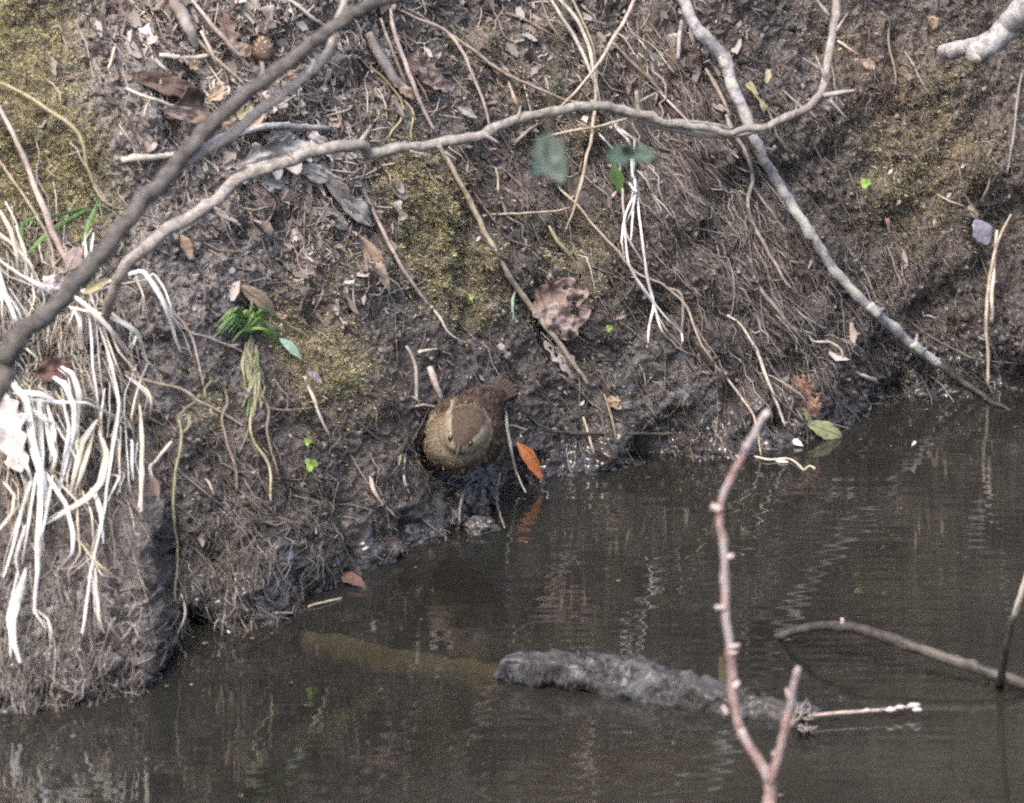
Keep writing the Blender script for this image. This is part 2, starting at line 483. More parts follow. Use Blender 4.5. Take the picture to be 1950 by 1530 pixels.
def stem(name, label, cat, material, pts, w, off=0.009, wob=0.0012, depth=None, parent=None, sides=6, rough=0.12, group=None, flat=1.0, path=None):
    C = path if path is not None else stem_path(pts, off, wob=wob, depth=depth)
    k = mpp(C[len(C) // 2])
    R = np.interp(np.linspace(0, 1, len(C)), np.linspace(0, 1, len(w)), w) * 0.5 * k
    if sum(w) / len(w) > 9:                        # swollen nodes and slight kinks where side shoots once grew
        rr = random.Random(SEED[0]); sl = np.concatenate([[0], np.cumsum(np.linalg.norm(np.diff(C, axis=0), axis=1))]); q = 0.01
        while q < sl[-1]:
            g = np.exp(-((sl - q) / (0.0022 + 0.0016 * rr.random())) ** 2); R = R * (1 + (0.10 + 0.16 * rr.random()) * g)
            C = C + np.array([rr.uniform(-1, 1), 0, rr.uniform(-1, 1)]) * (0.0012 * g)[:, None] * (sum(w) / len(w) / 14)
            q += rr.uniform(0.022, 0.06)
    V, Fc = tube_geo(C, R, sides, rough, SEED[0], flat=flat)
    o = link_mesh(name, V, Fc, material, parent, C[0].copy())
    if parent is None: tag(o, label, cat, group)
    return o

def ribbon_geo(C, W, fold=0.25, twist=0.0, seed=0, nrm=None):
    """a grass blade: three verts across, keeled, with thickness on the underside"""
    C = np.asarray(C, float); n = len(C)
    T = np.gradient(C, axis=0); T /= np.maximum(np.linalg.norm(T, axis=1)[:, None], 1e-9)
    ref = -VIEW if nrm is None else nrm
    A = np.cross(T, ref); A /= np.maximum(np.linalg.norm(A, axis=1)[:, None], 1e-9)
    B = np.cross(A, T)
    th = twist * np.linspace(-0.5, 0.5, n) + 0.5 * vnoise(C, 25.0, seed)
    S = A * np.cos(th)[:, None] + B * np.sin(th)[:, None]
    Nn = B * np.cos(th)[:, None] - A * np.sin(th)[:, None]
    W = np.asarray(W)[:, None] * 0.5
    t = 0.00015
    l = C - S * W + Nn * W * fold; r = C + S * W + Nn * W * fold; c = C
    V = np.stack([l, c, r, l - Nn * t, c - Nn * t, r - Nn * t], 1).reshape(-1, 3)
    i = np.arange(n - 1)[:, None] * 6
    q = np.array([[0, 1, 7, 6], [1, 2, 8, 7], [4, 3, 9, 10], [5, 4, 10, 11], [3, 0, 6, 9], [2, 5, 11, 8]])
    Fc = (i[:, :, None] + q[None]).reshape(-1, 4)
    return V, Fc

def blade(name, material, pts, w, off=0.012, depth=None, parent=None, label=None, cat=None, group=None, twist=0.6, wob=0.0004, fold=0.3):
    C = stem_path(pts, off, wob=wob, depth=depth, stiff=0.8)
    k = mpp(C[len(C) // 2]) * 0.68
    t = np.linspace(0, 1, len(C))
    wv = np.interp(t, np.linspace(0, 1, len(w)), w) * k * (1 + 0.10 * vnoise(C, 70.0, SEED[0]))
    V, Fc = ribbon_geo(C, wv, fold, twist, SEED[0])
    o = link_mesh(name, V, Fc, material, parent, C[0].copy())
    if parent is None: tag(o, label, cat, group)
    return o

LEAF_SHAPES = {
    "oval": lambda u: np.sin(np.pi * u) ** 0.75,
    "lance": lambda u: np.sin(np.pi * u ** 0.8) ** 1.0,
    "oak": lambda u: np.sin(np.pi * u ** 1.1) ** 0.6 * (0.78 + 0.22 * np.cos(u * 28)),
    "maple": lambda u: np.sin(np.pi * u ** 0.7) ** 0.6 * (0.70 + 0.30 * np.abs(np.cos(u * 9))),
    "scrap": lambda u: (np.clip(u, 0.06, 0.94) * 0 + 1) * (0.72 + 0.28 * np.sin(u * 7 + 1)),
    "round": lambda u: np.sqrt(np.clip(1 - (2 * u - 1) ** 2, 0, 1)),
}

def leaf(name, label, p0, p1, w, material, shape="oval", off=0.011, curl=0.35, crumple=0.10, holes=0.0, depth=None, tilt=0.0, nu=18, nv=9,
         parent=None, cat="leaf", group=None, petiole=None, bend=0.1, lift=0.0, vein=False):
    """a leaf from base pixel p0 to tip pixel p1, w pixels wide, lying over the bank: curled, crumpled, eaten into by holes"""
    SEED[0] += 1; sd = SEED[0]
    if depth is None:
        A0, A1 = at(*p0, off), at(*p1, off + lift)
        nrm = 0.55 * surf_normal(0.5 * (A0 + A1)) - 0.45 * VIEW
    else:
        d = depth if isinstance(depth, (list, tuple)) else (depth, depth)
        A0, A1 = fg(*p0, d[0]), fg(*p1, d[1]); nrm = -VIEW
    ax = A1 - A0; Ln = np.linalg.norm(ax); ax /= Ln
    nrm = nrm - ax * np.dot(nrm, ax); nrm /= np.linalg.norm(nrm)
    sd_v = np.cross(nrm, ax)
    ct, st_ = math.cos(tilt), math.sin(tilt)
    sd_v, nrm = sd_v * ct + nrm * st_, nrm * ct - sd_v * st_
    k = mpp(0.5 * (A0 + A1)); W = w * k * 0.5
    u = np.linspace(0.0, 1.0, nu)[:, None]; v = np.linspace(-1, 1, nv)[None, :]
    prof = np.clip(LEAF_SHAPES[shape](u), 0.03, None)
    edge = 1 + 0.16 * vnoise(np.stack(np.broadcast_arrays(u * 9, np.sign(v) * 3.0 + 0 * u, 0 * u + 0 * v), -1), 1.0, sd)
    X = u * Ln + 0 * v
    Y = v * prof * W * edge
    Z = curl * W * (np.abs(v) ** 2) * prof + bend * Ln * np.sin(np.pi * u) * 0.5
    Q = np.stack([X / Ln * 3, Y / max(W, 1e-6) * 1.5, 0 * X + sd * 0.37], -1)
    Z = Z + crumple * W * 2 * (vnoise(Q, 1.6, sd) + 0.5 * vnoise(Q, 3.7, sd + 3)) - 0.05 * W * (np.abs(v) < 0.15)
    P = A0 + X[..., None] * ax + Y[..., None] * sd_v + Z[..., None] * nrm
    V = P.reshape(-1, 3)
    i = np.arange(nu - 1)[:, None] * nv; j = np.arange(nv - 1)[None, :]
    Fc = np.stack([i + j, i + j + 1, i + nv + j + 1, i + nv + j], -1)
    if holes > 0:
        hn = vnoise(Q, 1.7, sd + 9)[:-1, :-1]
        ragged = (vnoise(Q, 4.6, sd + 13) + 0.6 * vnoise(Q, 10.0, sd + 15))[:-1, :-1]
        keep = (hn + 0.45 * ragged) < (0.75 - holes)
        Fc = Fc[keep]
    Fc = Fc.reshape(-1, 4)
    # underside, so the leaf has thickness
    t = 0.00025
    V2 = np.vstack([V, V - nrm * t])
    nV = len(V)
    F2 = np.vstack([Fc, Fc[:, ::-1] + nV])
    e = {}
    for q in Fc:
        for a, b in ((q[0], q[1]), (q[1], q[2]), (q[2], q[3]), (q[3], q[0])):
            if (b, a) in e: del e[(b, a)]
            else: e[(a, b)] = 1
    rim = np.array([[b, a, a + nV, b + nV] for a, b in e], dtype=int)
    if len(rim): F2 = np.vstack([F2, rim])
    o = link_mesh(name, V2, F2, material, parent, A0.copy())
    if parent is None: tag(o, label, cat, group)
    if vein:
        m = P[:, nv // 2] + nrm * 0.0004
        V3, F3 = tube_geo(m, np.linspace(0.0006, 0.00025, nu), 4, 0, cap=False)
        link_mesh("midrib", V3, F3, vein if isinstance(vein, str) else material, o, A0.copy())
    if petiole:
        C = np.array([A0, A0 - ax * petiole * k * 0.5 + nrm * 0.002, A0 - ax * petiole * k - nrm * 0.002])
        V3, F3 = tube_geo(spline(C, 8), np.full(8, 0.0007), 5, 0.1, sd)
        link_mesh("stalk", V3, F3, material, o, A0.copy())
    return o

# ================================================================== THE SETTING
def axis(lo, hi, step, far, grow):
    mid = np.arange(lo, hi + step, step)
    out, s, p = [], step, 0.0
    while p < far:
        s *= grow; p += s; out.append(p)
    out = np.array(out)
    return np.concatenate([mid[0] - out[::-1], mid, mid[-1] + out]), len(out), len(mid)

STEP = 0.00125
xs, nx_out, nx_mid = axis(-0.47, 0.49, STEP, 14.0, 1.13)
# profile parameter z on the slope (dense), then the flat top of the bank running back
zmid = np.concatenate([np.linspace(-0.20, -0.03, 14, endpoint=False), np.arange(-0.03, 0.50, STEP * 0.92), ])
ztop = 0.50 + np.cumsum(0.0013 * 1.10 ** np.arange(1, 38)); ztop = ztop[ztop < 0.86]
X, Z = np.meshgrid(xs, np.concatenate([zmid, ztop]), indexing='ij')
Y = F(X, Z)
# plateau rows
back = np.cumsum(0.012 * 1.22 ** np.arange(1, 36))
Xb = np.repeat(xs[:, None], len(back), 1)
Yb = Y[:, -1:] + back[None, :]
Zb = Z[:, -1:] + 0.30 * (1 - np.exp(-back / 0.35))[None, :] + 0.02 * back[None, :]
X = np.hstack([X, Xb]); Y = np.hstack([Y, Yb]); Z = np.hstack([Z, Zb])
G = np.stack([X, Y, Z], -1)
ni, nj = X.shape

def grid_normals(G):
    du = np.gradient(G, axis=0); dv = np.gradient(G, axis=1)
    n = np.cross(du, dv)
    return n / np.maximum(np.linalg.norm(n, axis=-1, keepdims=True), 1e-12)

NRM = grid_normals(G)

def blob(lst, src=None):
    """sum of soft patches, each centred on a spot of the bank, r in pixels of the photograph"""
    acc = np.zeros((ni, nj))
    for (px, py, rx, s) in lst:
        c = at(px, py)
        r = rx * 0.00042
        acc += s * np.exp(-np.sum((G - c) ** 2, -1) / (r * r))
    return acc

wigG = fbm(G, 30.0, 3, 70)
moss = blob([(10, 40, 105, 1), (35, 150, 95, 1), (60, 250, 95, 1), (95, 340, 85, 1.1), (100, 430, 80, 1), (20, 420, 80, .5), (800, 400, 100, .75), (840, 500, 90, .85), (740, 340, 70, .5), (900, 570, 60, .6),
             (560, 640, 80, .45), (600, 720, 90, .4), (660, 700, 80, .35), (640, 480, 70, .3), (1080, 480, 90, .35), (1060, 230, 70, .3), (1790, 150, 80, .22), (1740, 300, 110, .2), (1690, 340, 80, .2),
             (1720, 420, 80, .2), (930, 130, 90, .2), (700, 200, 80, .2), (1560, 60, 80, .2), (400, 780, 60, .35), (1830, 260, 80, .15), (540, 340, 60, .2)])
moss = np.clip(moss * (1 + 0.9 * wigG), 0, 1)
dry = blob([(230, 120, 150, .85), (260, 300, 150, .85), (330, 420, 160, .7), (420, 130, 160, .7), (600, 60, 150, .5), (520, 400, 150, .6), (330, 600, 130, .5), (380, 720, 120, .35), (800, 80, 170, .35),
            (1000, 60, 160, .3), (700, 300, 120, .35), (650, 540, 110, .3), (560, 860, 130, .15), (100, 640, 160, .5), (100, 900, 160, .35), (120, 1200, 150, .35), (1200, 60, 150, .25), (1460, 420, 80, .2), (150, 1290, 140, .7), (60, 1180, 120, .3), (220, 1200, 90, .3)])
dry = np.clip(dry * (0.85 + 0.8 * wigG) + 0.30 * sstep(0.06, 0.30, Z + 0.05 * wigG), 0, 0.95)
red = np.clip(blob([(620, 580, 120, .8), (580, 720, 80, .5), (1490, 500, 70, .7), (1440, 360, 90, .4), (1240, 130, 150, .5), (960, 340, 60, .5), (1530, 750, 60, .6), (1720, 690, 60, .5), (1350, 60, 120, .4),
                    (1750, 130, 130, .9), (1800, 260, 110, .6), (1640, 180, 110, .5), (1800, 450, 120, .5), (900, 60, 120, .3), (760, 760, 60, .3)]), 0, 1)
lichen = np.clip(blob([(1250, 700, 80, 1.1), (1330, 780, 70, .6), (1180, 780, 80, .5), (1480, 860, 60, .6), (400, 1000, 80, .5), (420, 1170, 70, .8), (270, 1020, 40, .8), (560, 1060, 60, .4), (100, 1260, 120, .4)]), 0, 1)
lowz = 1 - sstep(0.004, 0.055, Z + 0.012 * wigG)
wet = np.clip(lowz + blob([(300, 1120, 60, .5), (880, 960, 70, .5), (1700, 680, 70, .35), (540, 1040, 60, .5), (1880, 660, 90, .5)]), 0, 1)

# relief: clods, erosion streaks down the fall line, crumbs, hollows
fall = np.array([0.50, 0.0, -0.87])
acr = np.array([0.87, 0.0, 0.50])
a_ = G @ acr; l_ = G @ fall
ST = np.stack([a_, l_ * 0.10, 0.15 * G[..., 1]], -1)
dense = (np.abs(X) < 0.75) & (Z < 0.9) & (Z > -0.08)
disp = 0.0080 * fbm(G, 45.0, 3, 21)
disp += dense * ((0.0032 + 0.0022 * sstep(0.18, 0.3, X)) * (1 - 2 * np.abs(fbm(G, 110.0, 2, 31))) + 0.0016 * vnoise(G, 260.0, 41) + 0.0011 * vnoise(G, 520.0, 43))
streak = 1 - 2 * np.abs(vnoise(ST, 90.0, 51)); streak2 = 1 - 2 * np.abs(vnoise(ST, 210.0, 53))
smask = np.clip(blob([(1350, 450, 220, .9), (1450, 650, 180, .9), (1250, 300, 200, .5), (1000, 450, 200, .5), (330, 250, 220, .5), (1150, 250, 200, .4), (1600, 450, 150, .5)]), 0.18, 1)
disp += dense * smask * (0.0062 * streak + 0.0034 * streak2)
lump = np.clip(blob([(100, 1270, 200, 1), (400, 1120, 150, 1), (560, 1060, 130, .8), (750, 960, 120, .6), (250, 1150, 120, .8)]), 0, 1)
disp += dense * lump * (0.0075 * (1 - 2 * np.abs(fbm(G, 62.0, 3, 37))) + 0.003 * vnoise(G, 150.0, 39))
disp += 0.0022 * moss * (1 + vnoise(G, 330.0, 61))
pits = [(1062, 372, 26, 14), (325, 262, 30, 12), (305, 1090, 55, 24), (1075, 650, 40, 14), (700, 445, 28, 10), (1185, 345, 22, 10), (480, 110, 30, 12), (840, 160, 26, 10), (780, 690, 40, 10), (835, 880, 60, 16),
        (1230, 740, 30, 10), (60, 460, 40, 12), (230, 660, 30, 10), (1900, 420, 45, 14), (1870, 500, 35, 10), (1740, 390, 40, 9), (960, 800, 22, 12), (1260, 610, 30, 8), (540, 800, 26, 9), (90, 700, 40, 14),
        (1780, 340, 45, 13), (1850, 250, 40, 12), (1930, 560, 40, 14), (1640, 330, 30, 9), (1760, 600, 45, 10), (1680, 220, 35, 10), (1500, 330, 30, 8), (1900, 60, 50, 13), (1600, 30, 35, 9), (650, 960, 30, 8), (980, 700, 30, 8), (1420, 760, 40, 10), (1700, 110, 40, 9), (420, 880, 30, 9), (560, 950, 35, 9), (1290, 840, 40, 8)]
prng = random.Random(5)
for (a0, b0), (a1, b1) in zip(SHORE_PX[5:-2], SHORE_PX[6:-1]):
    for q in range(max(1, int((a1 - a0) / 55))):
        t = prng.random(); pits.append((a0 + (a1 - a0) * t, b0 + (b1 - b0) * t - prng.uniform(14, 48), prng.uniform(16, 34), prng.choice((-9, 10, 15, 20))))
for q in range(46):
    pits.append((prng.uniform(330, 1900), prng.uniform(60, 760), prng.uniform(18, 44), prng.choice((-10, -7, 8, 11, 14))))
for (px, py, r, dp) in pits:
    c = at(px, py); rr = r * 0.00042
    disp -= dp * 0.001 * np.exp(-np.sum((G - c) ** 2, -1) / (rr * rr)) * (1 + 0.5 * wigG)
fade = sstep(0.9, 0.6, np.abs(X)) * 0.7 + 0.3
G = G + NRM * (disp * fade)[..., None]
NRM = grid_normals(G)
if NRM[ni // 2, 200, 1] > 0: NRM = -NRM

idx = np.arange(ni * nj).reshape(ni, nj)
quads = np.stack([idx[:-1, :-1], idx[1:, :-1], idx[1:, 1:], idx[:-1, 1:]], -1).reshape(-1, 4)
bank = link_mesh("riverbank_terrain", G.reshape(-1, 3), quads, "soil")
for nm, arr in (("moss", moss), ("dry", dry), ("red", red), ("lichen", lichen), ("wet", wet)):
    at_ = bank.data.attributes.new(nm, 'FLOAT', 'POINT')
    at_.data.foreach_set("value", arr.ravel())
tag(bank, "steep muddy stream bank with moss, roots and bare earth", "bank", kind="structure")

# water sheet and the bed below it, from the bank out past the viewer to the other side
def sheet(name, x0, x1, y0, y1, z, n, material, amp=0.0):
    gx, gy = np.meshgrid(np.linspace(x0, x1, n), np.linspace(y0, y1, n), indexing='ij')
    P = np.stack([gx, gy, np.full_like(gx, z)], -1)
    if amp: P[..., 2] += amp * fbm(P, 1.5, 3, 5)
    I = np.arange(n * n).reshape(n, n)
    q = np.stack([I[:-1, :-1], I[1:, :-1], I[1:, 1:], I[:-1, 1:]], -1).reshape(-1, 4)
    return link_mesh(name, P.reshape(-1, 3), q, material)
mat("mud_bed", (0.12, 0.105, 0.070), (0.06, 0.052, 0.036), scale=14, bump=0.3)
def water_sheet():
    """water as columns running out from the bank, drawn up in a small meniscus where it wets the mud"""
    jw = int(np.argmin(np.abs(Z[ni // 2] - 0.0)))
    yb = np.array([np.interp(0.001, G[i, jw - 12:jw + 26, 2], G[i, jw - 12:jw + 26, 1]) for i in range(ni)])
    k = np.ones(5) / 5; yb = np.convolve(np.pad(yb, 2, mode='edge'), k, 'valid')
    d = np.array([-0.02, -0.006, -0.002, -0.0005, 0.0006, 0.0014, 0.0022, 0.003, 0.004, 0.0052, 0.0066, 0.0085, 0.011, 0.015, 0.022, 0.035, 0.06, 0.1, 0.18, 0.3, 0.5, 0.8, 1.3, 2.2, 4.4])
    P = np.zeros((ni, len(d), 3)); P[..., 0] = xs[:, None]; P[..., 1] = yb[:, None] - d[None, :]
    w = 0.55 + 0.9 * np.clip(vnoise(np.stack([xs, 0 * xs, 0 * xs], -1), 60.0, 4), -.5, 1)
    P[..., 2] = (0.0034 * w * (np.abs(xs) < 0.8))[:, None] * np.exp(-np.clip(d, 0, None) / 0.0036)[None, :]
    n1 = len(d); I = np.arange(ni * n1).reshape(ni, n1)
    q = np.stack([I[:-1, :-1], I[:-1, 1:], I[1:, 1:], I[1:, :-1]], -1).reshape(-1, 4)
    return link_mesh("stream_water", P.reshape(-1, 3), q, "stream_water")
tag(water_sheet(), "brown rippled stream water below the bank", "water", kind="structure")
tag(sheet("ground", -120, 120, -120, 120, -0.16, 120, "mud_bed"), "brown silty ground under the stream", "ground", kind="structure")
mat("near_earth", (0.10, 0.082, 0.06), (0.05, 0.042, 0.03), scale=20, bump=0.5)
def near_bank():
    gx, gy = np.meshgrid(np.linspace(-13.5, 13.5, 160), np.concatenate([np.linspace(-4.2, -5.6, 30), np.linspace(-5.7, -40, 30)]), indexing='ij')
    h = -0.3 + 1.05 * sstep(-4.2, -5.4, gy)
    P = np.stack([gx, gy, h], -1); P[..., 2] += 0.06 * fbm(P, 3.0, 4, 12)
    n0, n1 = gx.shape; I = np.arange(n0 * n1).reshape(n0, n1)
    q = np.stack([I[:-1, :-1], I[:-1, 1:], I[1:, 1:], I[1:, :-1]], -1).reshape(-1, 4)
    return link_mesh("near_bank_terrain", P.reshape(-1, 3), q, "near_earth")
tag(near_bank(), "low earth bank on the near side of the stream", "bank", kind="structure")

# ================================================================== GROUND STUFF (uncountable)
I0, J0 = nx_out, 14                       # first dense indices
NI, NJ = nx_mid, int(np.sum(zmid >= -0.03)) - 1

def sample_idx(n, weight):
    """n random positions (grid indices, float) in the dense part of the bank with probability by weight (ni,nj)"""
    w = weight[I0:I0 + NI, J0:J0 + NJ].clip(0, None).ravel()
    k = RNG.choice(len(w), size=n, p=w / w.sum())
    return I0 + k // NJ + RNG.random(n), J0 + k % NJ + RNG.random(n)

def look(A, i, j):
    i = np.clip(i, 0, ni - 1.001); j = np.clip(j, 0, nj - 1.001)
    a, b = i.astype(int), j.astype(int); u, v = (i - a)[..., None], (j - b)[..., None]
    A = A if A.ndim == 3 else A[..., None]
    return (A[a, b] * (1 - u) + A[a + 1, b] * u) * (1 - v) + (A[a, b + 1] * (1 - u) + A[a + 1, b + 1] * u) * v

def strands(name, n, weight, length, width, lift, dirx, dirz, jit, cols, material, label, cat, segs=8, curlw=0.5, taper=True, sides=3, seed=0):
    """thin roots and stalks creeping over the bank: each follows the real relief"""
    i, j = sample_idx(n, weight)
    ang = math.atan2(dirz, dirx) + RNG.normal(0, jit, n)
    L = length[0] * (length[1] / length[0]) ** RNG.random(n)
    Lf = L * (0.5 + RNG.random(n))
    ii, jj, lf = [], [], []
    dang = RNG.normal(0, curlw, n)
    lf0 = lift * (0.3 + RNG.random(n))
    for k in range(segs):
        t = k / (segs - 1)
        ii.append(i.copy()); jj.append(j.copy())
        lf.append(lf0 * math.sin(math.pi * min(1, t * 0.9 + 0.08)) - 0.0004)
        stp = Lf / (segs - 1) / STEP
        i = i + np.cos(ang) * stp; j = j + np.sin(ang) * stp
        ang = ang + dang / (segs - 1) + RNG.normal(0, 0.12 * jit + 0.04, n)
    ii = np.stack(ii, 1); jj = np.stack(jj, 1); lf = np.stack(lf, 1)
    P = look(G, ii, jj) + look(NRM, ii, jj) * lf[..., None]
    R = (width[0] * (width[1] / width[0]) ** RNG.random(n))[:, None] * (1 - (0.55 if taper else 0) * np.linspace(0, 1, segs)[None, :]) * 0.5
    T = np.gradient(P, axis=1); T /= np.maximum(np.linalg.norm(T, axis=-1, keepdims=True), 1e-9)
    A = np.cross(T, -VIEW); A /= np.maximum(np.linalg.norm(A, axis=-1, keepdims=True), 1e-9); B = np.cross(A, T)
    V = []
    for s in range(sides):
        th = 2 * math.pi * s / sides + 0.5
        V.append(P + (A * math.cos(th) + B * math.sin(th)) * R[..., None])
    V = np.stack(V, 2)                                   # n, segs, sides, 3
    base = (np.arange(n) * segs * sides)[:, None, None] + (np.arange(segs - 1) * sides)[None, :, None]
    s = np.arange(sides)[None, None, :]; s2 = (s + 1) % sides
    Fc = np.stack([base + s, base + s2, base + sides + s2, base + sides + s], -1).reshape(-1, 4)
    cols = np.array(cols); ck = RNG.integers(0, len(cols), n)
    c = cols[ck] * (0.65 + 0.7 * RNG.random((n, 1)))
    c = np.repeat(c, segs * sides, 0)
    o = link_mesh(name, V.reshape(-1, 3), Fc, material, col=c)
    return tag(o, label, cat, kind="stuff")

def tufts(name, n, weight, h, w, cols, material, label, cat, up=0.35, lean=0.9):
    """short upright moss leaves, two triangles each"""
    i, j = sample_idx(n, weight)
    P = look(G, i, j); Nn = look(NRM, i, j)
    d = Nn + np.array([0, 0, up]) + RNG.normal(0, lean * 0.5, (n, 3)); d /= np.linalg.norm(d, axis=1)[:, None]
    H = (h[0] + (h[1] - h[0]) * RNG.random(n))[:, None]
    Wd = (w[0] + (w[1] - w[0]) * RNG.random(n))[:, None]
    sdv = np.cross(d, RNG.normal(0, 1, (n, 3))); sdv /= np.linalg.norm(sdv, axis=1)[:, None]
    dr = np.array([0.12, -0.1, -0.45])
    b = P - Nn * 0.0006
    V = np.stack([b - sdv * Wd * 0.5, b + sdv * Wd * 0.5, b + d * H * 0.6 + sdv * Wd * 0.45, b + d * H + dr * H * 0.35], 1).reshape(-1, 3)
    k = np.arange(n)[:, None] * 4
    Fc = k + np.array([[0, 1, 2, 3]])
    cols = np.array(cols); c = cols[RNG.integers(0, len(cols), n)] * (0.6 + 0.8 * RNG.random((n, 1)))
    c = np.repeat(c, 4, 0)
    o = link_mesh(name, V, Fc, material, col=c, smooth=False)
    return tag(o, label, cat, kind="stuff")

def crumbs(name, n, weight, r, cols, material, label, cat, flat=0.6, sink=0.1):
    i, j = sample_idx(n, weight)
    P = look(G, i, j); Nn = look(NRM, i, j)
    R = r[0] * (r[1] / r[0]) ** (RNG.random(n) ** 1.6)
    octv = np.array([[1, 0, 0], [-1, 0, 0], [0, 1, 0], [0, -1, 0], [0, 0, 1], [0, 0, -1]], float)
    Q, _ = np.linalg.qr(RNG.normal(0, 1, (n, 3, 3)))
    sc = R[:, None] * np.stack([1 + 0.6 * RNG.random(n), 0.7 + 0.5 * RNG.random(n), flat * (0.6 + 0.7 * RNG.random(n))], 1)
    V = np.einsum('vk,nk,nkm->nvm', octv, sc, Q) * (0.8 + 0.4 * RNG.random((n, 6, 1))) + (P + Nn * (R * (0.35 - sink))[:, None])[:, None, :]
    tri = np.array([[0, 2, 4], [2, 1, 4], [1, 3, 4], [3, 0, 4], [2, 0, 5], [1, 2, 5], [3, 1, 5], [0, 3, 5]])
    Fc = (np.arange(n)[:, None, None] * 6 + tri[None]).reshape(-1, 3)
    cols = np.array(cols); c = cols[RNG.integers(0, len(cols), n)] * (0.55 + 0.9 * RNG.random((n, 1)))
    dk = 1 - 0.5 * look(wet, i, j)
    c = np.repeat(c * dk, 6, 0)
    o = link_mesh(name, V.reshape(-1, 3), Fc, material, col=c, smooth=False)
    return tag(o, label, cat, kind="stuff")

def flakes(name, n, weight, ln, cols, material, label, cat):
    """bits of rotted leaf and bark: small bent plates"""
    i, j = sample_idx(n, weight)
    P = look(G, i, j); Nn = look(NRM, i, j)
    nn = Nn + RNG.normal(0, 0.45, (n, 3)); nn /= np.linalg.norm(nn, axis=1)[:, None]
    fd = np.array([0.45, -0.45, -0.77]) + RNG.normal(0, 0.7, (n, 3))
    t = fd - nn * np.sum(fd * nn, 1)[:, None]; t /= np.linalg.norm(t, axis=1)[:, None]
    s = np.cross(nn, t)
    Ln = (ln[0] * (ln[1] / ln[0]) ** (RNG.random(n) ** 1.5))[:, None]; W = Ln * (0.18 + 0.5 * RNG.random((n, 1)))
    c0 = P + nn * 0.0018
    rnd = lambda: (0.6 + 0.6 * RNG.random((n, 1)))
    rows = []
    for u, wv, lf in ((-0.5, 0.35, 0.10), (0.0, 0.5, -0.02), (0.5, 0.25, 0.16)):
        for sg in (-1, 0, 1):
            rows.append(c0 + t * Ln * u * rnd() + s * W * wv * sg * rnd() + nn * Ln * (lf * RNG.random((n, 1)) + 0.08 * abs(sg) * RNG.normal(0, 1, (n, 1))))
    V = np.stack(rows, 1).reshape(-1, 3)
    q = np.array([[0, 1, 4, 3], [1, 2, 5, 4], [3, 4, 7, 6], [4, 5, 8, 7]])
    Fc = (np.arange(n)[:, None, None] * 9 + q[None]).reshape(-1, 4)
    cols = np.array(cols); c = cols[RNG.integers(0, len(cols), n)] * (0.6 + 0.8 * RNG.random((n, 1)))
    o = link_mesh(name, V, Fc, material, col=np.repeat(c, 9, 0), smooth=False)
    return tag(o, label, cat, kind="stuff")

slope_ok = (Z > 0.0) * 1.0
vis = slope_ok * (1 + 0 * X)
roots_w = vis * np.clip(blob([(1350, 420, 200, 1), (1460, 640, 170, 1.2), (1250, 250, 200, .7), (1000, 420, 220, .7), (1120, 120, 200, .5), (480, 880, 160, .8), (380, 960, 120, .6), (1620, 500, 160, .7), (1500, 250, 160, .4),
                              (700, 780, 150, .4), (900, 300, 150, .6)]) + 0.15, 0, 2)
strands("root_hairs", 2500, roots_w, (0.015, 0.14), (0.0004, 0.0024), 0.0040, 0.50, -0.87, 0.15,
        [(0.11, 0.092, 0.078), (0.08, 0.066, 0.055), (0.14, 0.12, 0.10), (0.06, 0.05, 0.042), (0.20, 0.17, 0.14)], "strands", "fine brown rootlets creeping down the bare earth", "rootlets")
fib_w = vis * np.clip(blob([(1800, 300, 220, 1), (1700, 500, 200, 1), (1900, 500, 160, 1), (1650, 150, 200, .8), (1850, 100, 160, .8), (560, 950, 150, .8), (750, 920, 140, .6), (1200, 760, 150, .6), (300, 1000, 140, .5)]) + 0.12, 0, 2)
strands("fine_fibres", 3600, fib_w, (0.006, 0.040), (0.0004, 0.0009), 0.0040, 0.30, -1.0, 0.5,
        [(0.11, 0.09, 0.07), (0.075, 0.06, 0.048), (0.16, 0.135, 0.11), (0.05, 0.042, 0.035), (0.14, 0.12, 0.06), (0.22, 0.19, 0.16)], "strands", "matted fine root fibres on the dark earth", "root fibres", segs=6, curlw=1.3)
low_w = vis * np.clip(blob([(100, 1280, 170, 1.5), (200, 1290, 120, 1), (60, 1180, 140, .9), (420, 1120, 130, .7), (560, 1080, 120, .6), (240, 1180, 120, .8)]), 0, 2)
strands("muddy_roots", 900, low_w, (0.010, 0.06), (0.0005, 0.0019), 0.0050, 0.1, -1.0, 0.5,
        [(0.16, 0.14, 0.12), (0.10, 0.087, 0.075), (0.22, 0.195, 0.17), (0.07, 0.06, 0.052)], "strands", "tangled muddy roots at the foot of the bank", "roots", segs=7, curlw=0.6)
sweep_w = vis * np.clip(blob([(1300, 330, 130, 1), (1400, 480, 130, 1.2), (1460, 640, 120, 1.2), (1230, 180, 130, .7), (1580, 520, 110, .7), (1000, 400, 130, .5), (880, 380, 100, .4)]) - 0.15, 0, 2)
strands("sweeping_roots", 170, sweep_w, (0.035, 0.16), (0.0006, 0.0030), 0.0065, 0.52, -0.86, 0.10,
        [(0.20, 0.175, 0.155), (0.14, 0.12, 0.105), (0.27, 0.24, 0.215), (0.10, 0.085, 0.075)], "strands", "slender roots sweeping down the slope beside the lichen branch", "roots", segs=12, curlw=0.25)
tufts("moss", 105000, vis * moss ** 1.1, (0.0018, 0.0048), (0.0003, 0.0008), [(0.38, 0.34, 0.17), (0.33, 0.29, 0.15), (0.43, 0.385, 0.20), (0.28, 0.24, 0.13), (0.33, 0.27, 0.16), (0.46, 0.42, 0.23), (0.25, 0.21, 0.125)], "strands",
      "olive moss growing in patches on the bank", "moss")
